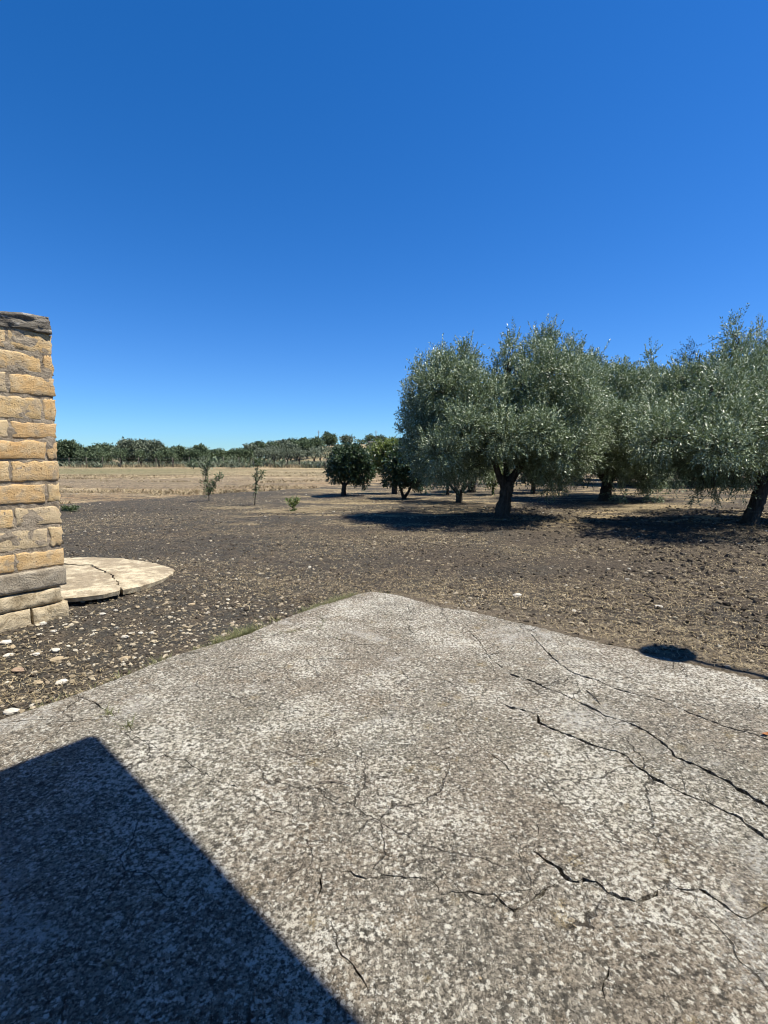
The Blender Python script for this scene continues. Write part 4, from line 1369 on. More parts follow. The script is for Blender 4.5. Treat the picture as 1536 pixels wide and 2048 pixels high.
grove_tree(1090, 962, 870, 40, CI, 'dark bushy tree on the far row behind the citrus', low=950, tr=0.12, dens=160, leaf=(0.15, 0.06), name='carob_tree', nl=12)


def conifer(px, py, top, w, label):
    b = at_ground(px, py)
    bl = []
    H = py - top
    for q in range(15):
        f = q / 14
        yy = top + 8 + f * H * 0.72
        ww = w * (0.16 + 0.84 * f)
        bl.append((px + (random.random() - 0.5) * ww, yy, max(9, ww * 0.5), 1.0, (random.random() - 0.5) * ww / FPX * b[1]))
    h = P(px, top, b[1])[2] - b[2]
    build_tree('pine_tree', label, b, pblobs(b[1], bl, 1.1), M['pine_leaf'], M['dark_bark'],
               [((0, 0, -0.1), 0.24), ((0, 0, 0.3), 0.17), ((0, 0, h * 0.5), 0.12), ((0, 0, h * 0.93), 0.03)],
               [[((0, 0, h * 0.4), 0.06), ((0.5, 0.1, h * 0.45), 0.03)], [((0, 0, h * 0.5), 0.05), ((-0.4, 0.1, h * 0.56), 0.03)]],
               260, 18, 0.12, 0.022, (0.3, 0.7), up=0.15, hang=0.2, seg=8)


conifer(1382, 975, 688, 95, 'dark pointed pine rising over the olives')
conifer(1545, 972, 690, 80, 'dark pine at the frame edge, its top behind the feathery olive shoots')
conifer(1255, 972, 728, 60, 'slim dark pine top in the dip between the olive crowns')
# one more of the row beyond the frame; its shade reaches in
grove_tree(1830, 1048, 700, 150, OL, 'olive just outside the picture next to the slanting olive', low=960, tr=0.17, dens=420, leaf=(0.09, 0.024), bark='bark')


# ------------------------------------------------------------------ saplings
def sapling(px, py, stems, label, mat, leaf=(0.10, 0.032), per_m=34, sl=(0.10, 0.22), nl=5, wid=0.10, name='sapling', r0=0.018):
    b = at_ground(px, py)
    root = empty(name, b, label, 'sapling')
    m_ = MB()
    Bs, Ds = [], []
    for st in stems:
        pts = spline([rel(b, x, y, d) for x, y, d in st], 6 * len(st))
        m_.tube(pts, np.linspace(r0, 0.004, len(pts)), 6, 0.1)
        L = np.linalg.norm(np.diff(pts, axis=0), axis=1).sum()
        n = int(per_m * L)
        t = 0.16 + 0.84 * rng.random(n)
        idx = np.clip((t * (len(pts) - 1)), 0, len(pts) - 1)
        p = np.stack([np.interp(idx, np.arange(len(pts)), pts[:, i]) for i in range(3)], 1)
        d = rng.normal(size=(n, 3)) * 0.7
        d[:, 2] = np.abs(d[:, 2]) * 0.5 + 0.35
        p = p + rng.normal(size=(n, 3)) * wid * 0.3
        Bs.append(p)
        Ds.append(d)
    link('stem', m_.mesh('stem', True), M['dark_bark'], root)
    B, D = np.concatenate(Bs), np.concatenate(Ds)
    ln = sl[0] + (sl[1] - sl[0]) * rng.random(len(B))
    v, q, r = shoots_to_leaves(B, D, ln, nl, leaf[0], leaf[1], 0.8, 0.5)
    link('foliage', np_mesh('foliage', v, [q], False, {'rnd': r}), mat, root)
    return root


sapling(418, 1004, [[(418, 1006, 0), (417, 985, 0), (411, 960, 0), (415, 935, 0), (428, 903, 0)], [(418, 990, 0), (426, 975, 0.1), (434, 960, 0.1), (440, 948, 0.1)]],
        'young fruit tree with two leafy stems making a V, on the tilled strip', M['young_leaf'], per_m=62, wid=0.10, leaf=(0.10, 0.030), sl=(0.08, 0.20))
sapling(510, 1010, [[(509, 1012, 0), (511, 985, 0), (512, 960, 0), (515, 935, 0), (516, 920, 0)], [(512, 968, 0), (520, 955, 0.1), (526, 945, 0.1)]],
        'slender upright young fruit tree with a bare foot, beside the V-shaped one', M['young_leaf'], per_m=55, wid=0.07, leaf=(0.09, 0.028), sl=(0.07, 0.17))
sapling(585, 1025, [[(585, 1027, 0), (586, 1012, 0), (588, 999, 0)], [(585, 1016, 0), (580, 1008, 0), (577, 1001, 0.05)], [(585, 1014, 0), (592, 1007, 0), (596, 1001, 0.05)]],
        'knee-high yellowish seedling bush on a patch of straw', M['lemon_leaf'], per_m=75, leaf=(0.07, 0.032), sl=(0.05, 0.12), r0=0.012)
sapling(135, 1023, [[(128, 1024, 0), (140, 1020, 0)], [(135, 1024, 0), (150, 1019, 0)], [(132, 1024, 0), (128, 1018, 0)]],
        'low green weed on the soil next to the wall edge', M['young_leaf'], per_m=90, leaf=(0.09, 0.04), sl=(0.05, 0.14), name='weed', r0=0.008)


# ------------------------------------------------------------------ far hedge, field trees, hill
def far_tree(px, base_y, top, w, mat, label, low=None, group=None, name='tree', trunk_r=0.12, Y=None, dens=34, leaf=(0.36, 0.19), cat='tree', nb=8, core=True):
    if Y is None:
        g = G(px, base_y)
        Y = g[1]
    X = P(px, 915, Y)[0]
    gz = float(ground_z(X, Y)[0])
    root = empty(name, (X, Y, gz - 0.05), label, cat, group)
    base = np.array([X, Y, gz - 0.05])
    ztop = P(px, top, Y)[2] - base[2]
    zlow = (P(px, low, Y)[2] - base[2]) if low is not None else ztop * 0.22
    zlow = max(zlow, 0.15)
    wm = w / FPX * Y
    hh = (ztop - zlow) / 2
    bl = []
    for q in range(nb):
        a = random.random() * 6.283
        r_ = random.random() ** 0.5
        rr = min(wm, hh) * (0.42 + 0.25 * random.random())
        cz = zlow + hh + (random.random() - 0.45) * hh * 0.95
        cz = min(cz, ztop - rr * 0.9)
        bl.append((np.array([math.cos(a) * r_ * max(0.05, wm - rr * 0.7), math.sin(a) * r_ * wm * 0.6, cz]), (rr, rr, rr)))
    bl.append((np.array([0, 0, zlow + hh]), (wm * 0.75, wm * 0.75, hh * 0.8)))
    rr = min(wm, hh) * 0.4
    bl.append((np.array([(random.random() - 0.5) * wm * 0.7, 0, ztop - rr * 0.9]), (rr, rr, rr)))
    B, D = blob_shoots(bl, dens * 3.2, 0.5, 0.2)
    v, q, r = shoots_to_leaves(B, D, 0.3 + 0.5 * rng.random(len(B)), 5, leaf[0], leaf[1], 0.9)
    link('crown', np_mesh('crown', v, [q], False, {'rnd': r}), mat, root)
    m_ = MB()
    m_.tube(spline([(0, 0, -0.1), (0.05 * wm, 0, zlow * 0.6), (0, 0, zlow + hh)], 7), np.linspace(trunk_r * 1.3, trunk_r * 0.5, 7), 6, 0.2)
    m_.tube(spline([(0.02, 0, zlow * 0.5), (-0.3 * wm, 0, zlow + hh * 0.5), (-0.4 * wm, 0, zlow + hh)], 6), np.linspace(trunk_r * 0.7, 0.03, 6), 5, 0.2)
    m_.tube(spline([(0.02, 0, zlow * 0.5), (0.3 * wm, 0, zlow + hh * 0.5), (0.4 * wm, 0, zlow + hh)], 6), np.linspace(trunk_r * 0.7, 0.03, 6), 5, 0.2)
    link('trunk', m_.mesh('trunk', True), M['dark_bark'], root)
    return root


FL, FO = M['far_leaf'], M['far_olive']
GH = 'trees closing the far side of the field'
hedge = [(132, 880, 15, 92, 'tall dark hedge tree touching the wall edge'), (152, 889, 14, 95, 'lower dark hedge tree two crowns from the wall'), (112, 884, 16, 96, 'dark hedge tree half hidden by the wall'),
         (183, 893, 16, 93, 'green hedge tree at the dip near the wall'), (212, 886, 22, 98, 'broad round hedge tree on the far side of the field'), (196, 889, 14, 104, 'small-crowned hedge tree behind the broad round one'),
         (256, 879, 20, 94, 'pale green bushy hedge tree, one of the tallest'), (284, 878, 20, 97, 'pale green tree with the flat top, tallest of the far hedge'), (306, 880, 16, 92, 'hedge tree closing the tall clump'),
         (334, 893, 18, 92, 'low dark hedge tree just past the tall clump'), (356, 892, 14, 98, 'dark rounded hedge tree before the V-shaped sapling'), (372, 896, 16, 104, 'dull low hedge tree in the middle of the far side'),
         (401, 887, 13, 98, 'upright hedge tree right behind the V-shaped sapling'), (390, 897, 16, 94, 'low hedge tree under the upright one'), (425, 898, 20, 108, 'flat dark tree behind the prickly pears'),
         (455, 899, 22, 112, 'long low dark tree beyond the prickly pears'), (486, 896, 16, 112, 'dark tree where the hedge starts to climb')]
for px, top, w, Y, lab in hedge:
    mt_ = FL if px < 240 or px > 325 else FO
    if 'dull' in lab:
        mt_ = FO
    far_tree(px, 0, top + 4, w * 1.3, mt_, lab, low=924, Y=Y, group=GH, name='hedge_tree', nb=11)
hillr = [(500, 890, 16, 118, FO, 'first tree of the climbing wood'), (520, 887, 17, 122, FL, 'dark tree low on the climbing wood'), (543, 885, 17, 126, FL, 'second dark tree of the climbing wood'),
         (566, 882, 18, 128, FO, 'grey-green tree half way up the climbing wood'), (588, 879, 17, 130, FL, 'spiky-topped tree of the climbing wood'), (608, 878, 18, 132, FL, 'tall tree near the upper end of the climbing wood'),
         (632, 877, 22, 120, FL, 'bright green rounded tree ending the climbing wood'), (612, 886, 18, 112, FL, 'green tree in front of the upper wood'), (580, 890, 22, 108, FO, 'dull olive in front of the middle of the wood'), (545, 893, 20, 106, FO, 'dull olive in front of the lower wood')]
for px, top, w, Y, mt_, lab in hillr:
    far_tree(px, 0, top, w, mt_, lab, Y=Y, group='wood climbing the low hill', name='wood_tree', leaf=(0.4, 0.2))
far_tree(659, 0, 866, 17, FL, 'lone round tree on the crest beside the pole', Y=140, low=890, name='crest_tree', dens=30)
far_tree(695, 0, 873, 14, FO, 'small pale tree standing alone on the crest', Y=145, low=888, name='crest_tree', dens=30)
far_tree(742, 0, 871, 14, FL, 'dark tree behind the white roof on the crest', Y=158, name='crest_tree', dens=26)
far_tree(762, 0, 872, 13, FL, 'twin dark tree beside the crest pole', Y=160, name='crest_tree', dens=26)
far_tree(722, 0, 882, 11, FL, 'low bush on the crest between the trees', Y=150, name='crest_bush', cat='bush', dens=26)
far_tree(800, 0, 878, 20, FL, 'dark bush on the crest next to the big olive', Y=160, name='crest_bush', cat='bush', dens=26)
far_tree(850, 0, 880, 30, FL, 'dark crest tree hidden behind the big olive', Y=155, name='crest_tree')
far_tree(745, 0, 889, 16, FO, 'dull shrub on the bank under the pale rocks', Y=125, name='shrub', cat='bush')
far_tree(680, 0, 893, 14, FO, 'grey shrub on the hill bank above the orange tree', Y=118, name='shrub', cat='bush')
GO = 'low olives in a row beyond the field'
for i, (px, Y, top, w) in enumerate([(520, 92, 900, 13), (548, 88, 900, 15), (575, 90, 900, 14), (598, 86, 899, 15), (628, 82, 898, 15), (655, 78, 897, 15), (676, 84, 898, 14), (705, 86, 898, 14), (640, 98, 897, 13), (560, 99, 900, 13), (735, 80, 898, 14)]):
    labs = ['lowest grey-green olive where the row starts', 'low olive beyond the leaning post', 'low olive next after the leaning post', 'low olive with a crooked fork in the row', 'low olive with an open crown in the row', 'spreading low olive near the orange tree',
            'low olive partly behind the orange tree', 'low olive wholly behind the orange tree crown', 'low olive in the second row under the bright tree', 'low olive in the second row by the prickly pears', 'last low olive of the row before the grove']
    far_tree(px, 0, top, w, FO, labs[i], low=914, Y=Y, group=GO, name='small_olive_tree', trunk_r=0.10, leaf=(0.26, 0.10), dens=26)
GR = 'small trees along the fence'
for i, (px, Y, top, w) in enumerate([(165, 84, 903, 10), (200, 83, 900, 17), (241, 83, 899, 17), (281, 83, 903, 12), (317, 82, 905, 11), (345, 84, 904, 11)]):
    labs = ['thin small tree by the fence close to the wall', 'round small tree by the fence, first of the leafy pair', 'round small tree by the fence, second of the leafy pair', 'sparse small tree by the fence past the leafy pair', 'bare-legged small tree by the fence', 'bushy small tree at the fence end']
    far_tree(px, 0, top, w, FL, labs[i], low=920, Y=Y, group=GR, name='fence_tree', trunk_r=0.11, leaf=(0.24, 0.12), dens=24)
for i, (px, py, top, w, lab) in enumerate([(386, 938, 922, 9, 'small bush in the straw to one side of the V sapling'), (407, 940, 918, 8, 'slim bush in the straw behind the V sapling'), (462, 937, 925, 8, 'tiny bush in the straw between the two saplings')]):
    far_tree(px, py, top, w, FL if i == 0 else FO, lab, name='bush', cat='bush', trunk_r=0.05, leaf=(0.18, 0.09), dens=30, low=py - 4)

# fence
fence = empty('fence', (P(200, 0, 80)[0], 80, 0), 'old wire fence on thin posts along the far edge of the field', 'fence')
fo = np.array([P(200, 0, 80)[0], 80, 0])
tops = []
fpx = [(100, 80), (137, 80), (172, 80), (205, 80), (240, 80), (277, 80), (312, 80), (345, 81), (378, 82), (412, 83), (446, 83.5), (478, 83), (506, 82), (540, 80), (575, 77), (612, 74), (650, 72), (690, 70)]
for i, (px, Y) in enumerate(fpx):
    X = P(px, 915, Y)[0]
    z = float(ground_z(X, Y)[0])
    m_ = MB()
    ln = 0.4 if px == 575 else (random.random() - 0.5) * 0.12
    hgt = 1.45 + 0.25 * random.random()
    m_.tube(np.array([(X, Y, z - 0.15), (X - ln * 0.5, Y, z + hgt * 0.5), (X - ln, Y, z + hgt)]) - fo, [0.05, 0.048, 0.042], 6, 0.1)
    link('post', m_.mesh('post', True), M['wood'], fence)
    tops.append((X, Y, z, ln, hgt))
for f in (0.35, 0.62, 0.9):
    m_ = MB()
    m_.tube(np.array([(X - ln * f, Y - 0.05, z + hgt * f) for X, Y, z, ln, hgt in tops]) - fo, [0.009] * len(tops), 4, 0, False)
    link('wire', m_.mesh('wire', False), M['wire'], fence)

# poles on the crest
for px, top, Y, lab in ((638, 861, 150, 'thin utility pole on the crest beside the lone round tree'), (752, 861, 152, 'thin utility pole rising out of the twin crest trees')):
    X = P(px, 900, Y)[0]
    z = float(ground_z(X, Y)[0])
    h = P(px, top, Y)[2] - z
    root = empty('utility_pole', (X, Y, z), lab, 'pole', 'utility poles on the crest')
    m_ = MB()
    m_.tube([(0, 0, -0.3), (0, 0, h * 0.5), (0, 0, h)], [0.13, 0.11, 0.09], 8)
    link('pole', m_.mesh('pole', True), M['wood'], root)
    m_ = MB()
    m_.box((-0.5, -0.04, h - 0.5), (0.5, 0.04, h - 0.42))
    link('crossarm', m_.mesh('crossarm'), M['wood'], root)

# prickly pears
pad_n = 12


def cactus(px, Y, hgt, label):
    X = P(px, 915, Y)[0]
    z = float(ground_z(X, Y)[0])
    root = empty('prickly_pear', (X, Y, z), label, 'cactus', 'prickly pears beyond the fence')
    m_ = MB()
    a = np.arange(pad_n) / pad_n * 2 * np.pi
    rn = []

    def pad(p, d, s_, lvl):
        d = d / np.linalg.norm(d)
        f = rng.normal(size=3)
        f[2] *= 0.2
        u = np.cross(d, f)
        u /= np.linalg.norm(u)
        w = np.cross(d, u)
        c = p + d * s_ * 0.5
        ring = c + np.outer(np.cos(a) * s_ * 0.34, u) + np.outer(np.sin(a) * s_ * 0.52, d)
        v = np.concatenate([ring, [c + w * s_ * 0.06, c - w * s_ * 0.06]])
        t = [(k, (k + 1) % pad_n, pad_n) for k in range(pad_n)] + [((k + 1) % pad_n, k, pad_n + 1) for k in range(pad_n)]
        m_.add(v, tris=t)
        rn.extend([random.random()] * (pad_n + 2))
        if lvl > 0:
            for _ in range(random.choice((1, 2, 2, 3))):
                nd = d * 0.8 + rng.normal(size=3) * 0.55
                nd[2] = abs(nd[2]) + 0.25
                pad(p + d * s_ * 0.93, nd, s_ * 0.9, lvl - 1)
    for _ in range(5):
        pad(rng.normal(size=3) * [0.5, 0.3, 0] + [0, 0, -0.05], np.array([rng.normal() * 0.4, rng.normal() * 0.4, 1.0]), hgt * 0.3, 3)
    me = m_.mesh('pads', False, {'rnd': rn})
    link('cactus_pad', me, M['cactus'], root, kind='stuff')


for px, Y, h, lab in ((432, 87, 2.3, 'tall prickly pear showing at the top of the V sapling'), (452, 86, 2.0, 'pale prickly pear past the V sapling'), (468, 88, 2.3, 'tallest pale prickly pear before the slender sapling'),
                      (488, 87, 1.8, 'prickly pear clump before the slender sapling'), (505, 88, 1.9, 'prickly pear behind the slender sapling'), (528, 90, 1.7, 'prickly pear past the slender sapling'), (560, 92, 1.6, 'last small prickly pear near the low olives')):
    cactus(px, Y, h, lab)

# rocks, low wall and flat roofed shed on the crest
for i, (px, py, Y, s_, lab) in enumerate([(741, 893, 128, 1.5, 'pale quarry boulder lowest on the bank'), (752, 889, 132, 1.7, 'white quarry boulder in the middle of the bank'), (768, 889, 134, 1.6, 'white quarry boulder nearest the big olive'),
                                          (760, 893, 130, 1.3, 'small pale boulder under the white ones'), (738, 887, 136, 1.2, 'small boulder at the top of the bank'), (688, 894, 120, 0.9, 'pale stone on the slope above the orange tree'), (668, 896, 120, 0.9, 'pale stone on the slope beside the lone crest tree')]):
    X = P(px, py, Y)[0]
    z = float(ground_z(X, Y)[0])
    me = lumps('boulder', np.array([[0, 0, s_ * 0.15]]), [s_ * 0.6], 0.7, 0.3)
    link('boulder', me, M['rock_white'] if i != 3 else M['rock_tan'], None, (X, Y, z), lab, 'boulder', 'quarry stones on the crest')
Y = 150
X0, X1 = P(738, 885, Y)[0], P(778, 885, Y)[0]
gz = float(ground_z((X0 + X1) / 2, Y)[0])
zt = P(760, 882.5, Y)[2]
shed = empty('farm_shed', ((X0 + X1) / 2, Y, gz), 'low long shed with a white flat roof on the crest', 'building')
hw = (X1 - X0) / 2
m_ = MB()
m_.box((-hw, 0, -0.3), (hw, 4, zt - gz - 0.3))
link('wall', m_.mesh('wall'), M['rock_tan'], shed)
m_ = MB()
m_.box((-hw - 0.2, -0.3, zt - gz - 0.295), (hw + 0.2, 4.3, zt - gz))
link('roof', m_.mesh('roof'), M['rock_white'], shed)
m_ = MB()
m_.box((-hw * 0.6, -0.03, 0), (-hw * 0.6 + 1.2, -0.003, (zt - gz) * 0.6))
link('door', m_.mesh('door'), M['wood'], shed)


# tall dry grass along the fence and on the slope
def blades(name, xy, h, w, mat, zoff=0.0, bend=0.35, z=None):
    n = len(xy)
    if z is None:
        z = ground_z(xy[:, 0], xy[:, 1]) + zoff
    a = rng.random(n) * 6.283
    d = np.stack([np.cos(a), np.sin(a), np.zeros(n)], 1)
    hh = h * (0.5 + rng.random(n))
    lean_ = rng.normal(size=(n, 2)) * bend
    b = np.column_stack([xy, z])
    ww = w * (0.6 + 0.8 * rng.random(n))
    mid = b + np.column_stack([lean_ * hh[:, None] * 0.35, hh * 0.55])
    tip = b + np.column_stack([lean_ * hh[:, None], hh])
    v = np.stack([b - d * ww[:, None] / 2, b + d * ww[:, None] / 2, mid + d * ww[:, None] * 0.35, mid - d * ww[:, None] * 0.35, tip], 1).reshape(-1, 3)
    k = np.arange(n) * 5
    q = np.stack([k, k + 1, k + 2, k + 3], 1)
    t = np.stack([k + 3, k + 2, k + 4], 1)
    return link(name, np_mesh(name, v, [t, q], False, {'rnd': np.repeat(rng.random(n), 5)}), mat, None, None)


n = 9000
px_ = rng.uniform(90, 760, n)
Yg = rng.uniform(79, 100, n) - 6 * sstep(500, 700, px_)
xy = np.column_stack([(px_ - 768) / FPX * Yg, Yg])
xy = xy[fbm(xy[:, 0] * 0.5, xy[:, 1] * 0.3, 3, 77) > -0.15]
o = blades('dry_grass', xy, 0.5, 0.09, M['dry_grass'])
o['kind'] = 'stuff'
o['label'] = 'tall dry grass along the far fence'
n = 14000
px_ = rng.uniform(90, 760, n)
Yg = rng.uniform(80, 100, n) - 5 * sstep(500, 700, px_)
keep_ = fbm(px_ * 0.03, Yg * 0.2, 2, 4) > 0.0
xy = np.column_stack([(px_ - 768) / FPX * Yg, Yg])[keep_]
o = blades('green_weeds', xy, 0.75, 0.2, M['far_olive'], bend=0.7)
o['kind'] = 'stuff'
o['label'] = 'green weeds in the dry grass along the far fence'

# ------------------------------------------------------------------ soil litter: clods, small stones, straw


def scatter(n, y0, y1, xmin=-0.80, xmax=0.80, margin=0.02):
    Yv = np.exp(rng.uniform(math.log(y0), math.log(y1), n))
    Xv = rng.uniform(xmin, xmax, n) * (Yv + 0.6)
    d = slab_dist(Xv, Yv)
    # keep off the raised stone slab and the wall
    wu = (Xv - CW[0]) * EW[0] + (Yv - CW[1]) * EW[1]
    wn_ = (Xv - CW[0]) * NW[0] + (Yv - CW[1]) * NW[1]
    ok = (d > margin) & ~((wu > -0.02) & (wn_ < 0.05) & (wn_ > -0.6) & (wu < 4))
    pv = np.array([q for q in [G(126, 1196, 0.1)[:2], G(240, 1180, 0.08)[:2], G(345, 1140)[:2], G(290, 1122)[:2], G(190, 1114)[:2], G(110, 1116)[:2]]])
    cpt = pv.mean(0)
    ok &= ~(np.linalg.norm((np.stack([Xv, Yv], 1) - cpt) / np.array([1.0, 0.75]), axis=1) < 0.85)
    return Xv[ok], Yv[ok], d[ok]


x, y, d = scatter(15000, 2.6, 16)
k_ = fbm(x * 0.9, y * 0.9, 3, 40)
x, y, d = x[k_ > -0.35], y[k_ > -0.35], d[k_ > -0.35]
rad = 0.006 + 0.016 * rng.random(len(x)) ** 2.2
rad *= 1 + 0.9 * sstep(1.5, 5, x) * sstep(0.2, 0.9, d)
rad *= 1 + y * 0.025
z = ground_z(x, y) + rad * 0.15
link('soil_clods', lumps('soil_clods', np.column_stack([x, y, z]), rad, 0.75, 0.4), M['clods'], None, None, 'loose crumbs and clods of dark tilled soil', kind='stuff')

x, y, d = scatter(30000, 2.6, 36)
cl = fbm(x * 0.7, y * 0.7, 3, 50)
left = sstep(0.3, -1.2, x)
keep_ = rng.random(len(x)) < np.clip(0.22 + 0.75 * cl + 0.35 * left * (y < 8), 0.06, 1)
keep_ |= (np.hypot(x - G(470, 1222)[0], y - G(470, 1222)[1]) < 0.75) & (rng.random(len(x)) < 0.9)
keep_ |= (np.hypot((x - G(940, 1194)[0]) / 1.8, y - G(940, 1194)[1]) < 0.28)
keep_ |= (np.hypot((x - G(1090, 1218)[0]) / 2.2, y - G(1090, 1218)[1]) < 0.22) & (rng.random(len(x)) < 0.6)
x, y = x[keep_], y[keep_]
rad = (0.005 + 0.016 * rng.random(len(x)) ** 2.6) * (1 + y * 0.04)
z = ground_z(x, y) + rad * 0.25
link('small_stones', lumps('small_stones', np.column_stack([x, y, z]), rad, 0.6, 0.3), M['stones'], None, None, 'small pale stones strewn over the tilled soil', kind='stuff')


def straw_mesh(name, x, y, z, length, width):
    n = len(x)
    a = rng.random(n) * 6.283
    L = length * (0.4 + 1.2 * rng.random(n) ** 1.5)
    d = np.stack([np.cos(a), np.sin(a)], 1) * L[:, None] / 2
    nrm = np.stack([-np.sin(a), np.cos(a)], 1) * width / 2
    p = np.stack([x, y], 1)
    bend = nrm / width * (rng.normal(size=n) * 0.18 * L)[:, None]
    tz = (rng.random((n, 3)) * 0.014)
    V = np.stack([np.column_stack([p - d - nrm, z + tz[:, 0]]), np.column_stack([p - d + nrm, z + tz[:, 0]]),
                  np.column_stack([p + bend + nrm, z + 0.006 + tz[:, 1]]), np.column_stack([p + bend - nrm, z + 0.006 + tz[:, 1]]),
                  np.column_stack([p + d + nrm, z + tz[:, 2]]), np.column_stack([p + d - nrm, z + tz[:, 2]])], 1).reshape(-1, 3)
    k = np.arange(n) * 6
    q = np.concatenate([np.stack([k, k + 1, k + 2, k + 3], 1), np.stack([k + 3, k + 2, k + 4, k + 5], 1)])
    return np_mesh(name, V, [q], False, {'rnd': np.repeat(rng.random(n), 6)})


x, y, d = scatter(95000, 3.2, 26)
cl = fbm(x * 0.5, y * 0.8, 4, 60)
keep_ = rng.random(len(x)) < np.clip(0.40 + 1.5 * cl, 0.04, 1)
x, y = x[keep_], y[keep_]
wd = 0.0016 + 0.0006 * y
L = 0.030 + 0.004 * y
z = ground_z(x, y) + 0.008
link('loose_straw', straw_mesh('loose_straw', x, y, z, L, wd[:, None]), M['straw'], None, None, 'bits of dry straw and stalks lying on the tilled soil', kind='stuff')

# straw stubble of the golden field
n = 48000
Yv = np.exp(rng.uniform(math.log(17), math.log(78), n))
Xv = rng.uniform(-0.72, 0.02, n) * Yv
keep_ = (Yv > Xv * 1.35 + 31.5) & (fbm(Xv * 0.07, Yv * 0.42, 4, 70) > -0.08 + 0.35 * (Yv > 44) + 0.3 * ((Yv > 27) & (Yv < 38) & (Xv < -8)))
xy = np.column_stack([Xv, Yv])[keep_]
o = blades('straw_stubble', xy, 0.13, 0.035, M['straw'], bend=1.4)
me = o.data
co = np.empty(len(me.vertices) * 3, np.float32)
o['kind'] = 'stuff'
o['label'] = 'flattened golden straw stubble on the mown field'

# straw patches around the seedling
for cx_, cy_, rx, ry, n in ((G(575, 1025)[0], G(575, 1025)[1], 1.1, 0.5, 1600), (G(640, 1018)[0], G(640, 1018)[1], 1.2, 0.5, 1200), (G(460, 1015)[0], G(460, 1015)[1], 1.0, 0.5, 700), (G(1280, 1018)[0], G(1280, 1018)[1], 1.8, 0.9, 2200), (G(700, 1003)[0], G(700, 1003)[1], 1.8, 0.6, 1200)):
    x = cx_ + rng.normal(size=n) * rx * 0.5
    y = cy_ + rng.normal(size=n) * ry * 0.6
    link('straw_patch', straw_mesh('straw_patch', x, y, ground_z(x, y) + 0.01, 0.12, 0.014), M['straw'], None, None, 'thin drift of dry straw on the soil', kind='stuff')

# grit on the slab
n = 1500
x = rng.uniform(-3.5, 4.5, n)
y = rng.uniform(0.8, 5.8, n)
d = slab_dist(x, y)
keep_ = (d < -0.01) & (rng.random(n) < np.where(d > -0.3, 1.0, 0.4))
x, y = x[keep_], y[keep_]
rad = 0.0025 + 0.0045 * rng.random(len(x)) ** 2
link('slab_grit', lumps('slab_grit', np.column_stack([x, y, slab_z(x, y) + rad * 0.3]), rad, 0.6, 0.3), M['stones'], None, None, 'grit scattered on the concrete slab', kind='stuff')

# green and dry grass along the slab rim and in its cracks
pts = []
for (ax, ay), (bx_, by_), dens, sp in (((437, 1284), (560, 1240), 900, 0.06), ((560, 1240), (716, 1187), 1100, 0.05), ((300, 1327), (437, 1284), 260, 0.03), ((40, 1428), (300, 1327), 90, 0.02), ((716, 1187), (810, 1190), 60, 0.03)):
    a, b = G(ax, ay)[:2], G(bx_, by_)[:2]
    t = rng.random(dens)
    nrm = np.array([-(b - a)[1], (b - a)[0]])
    nrm /= np.linalg.norm(nrm)
    pts.append(a + (b - a) * t[:, None] + nrm * (np.abs(rng.normal(size=dens)) * sp + 0.005)[:, None])
xy = np.concatenate(pts)
cl = fbm(xy[:, 0] * 4, xy[:, 1] * 4, 2, 9)
xy = xy[cl > -0.3]
o = blades('rim_grass', xy, 0.055, 0.006, M['grass'], 0.0, 0.8)
o['kind'] = 'stuff'
o['label'] = 'short green and dry grass growing along the rim of the concrete slab'
pts = []
for pa, pb, dens in (((470, 1286), (560, 1269), 60), ((560, 1269), (622, 1259), 110), ((639, 1259), (648, 1244), 60), ((641, 1261), (690, 1283), 50), ((637, 1231), (648, 1244), 40)):
    a, b = G(*pa)[:2], G(*pb)[:2]
    t = rng.random(dens)
    pts.append(a + (b - a) * t[:, None] + rng.normal(size=(dens, 2)) * 0.010)
xy = np.concatenate(pts)
o = blades('crack_grass', xy, 0.030, 0.004, M['grass'], 0, 0.8, z=np.full(len(xy), -0.012))
o['kind'] = 'stuff'
o['label'] = 'grass sprouting in the crack of the slab corner'
for px, py, n, lab in ((221, 1428, 26, 'smaller grass tuft in the crack at the shadow corner'), (257, 1455, 46, 'larger green grass tuft in the crack at the shadow corner')):
    g = G(px, py)
    xy = g[:2] + rng.normal(size=(n, 2)) * [0.022, 0.014]
    o = blades('grass_tuft', xy - g[:2], 0.048, 0.005, M['grass'], 0, 0.9, z=np.full(n, -0.01))
    o.location = (g[0], g[1], 0)
    o['label'] = lab
    o['category'] = 'grass tuft'
    o['group'] = 'grass tufts in the crack'

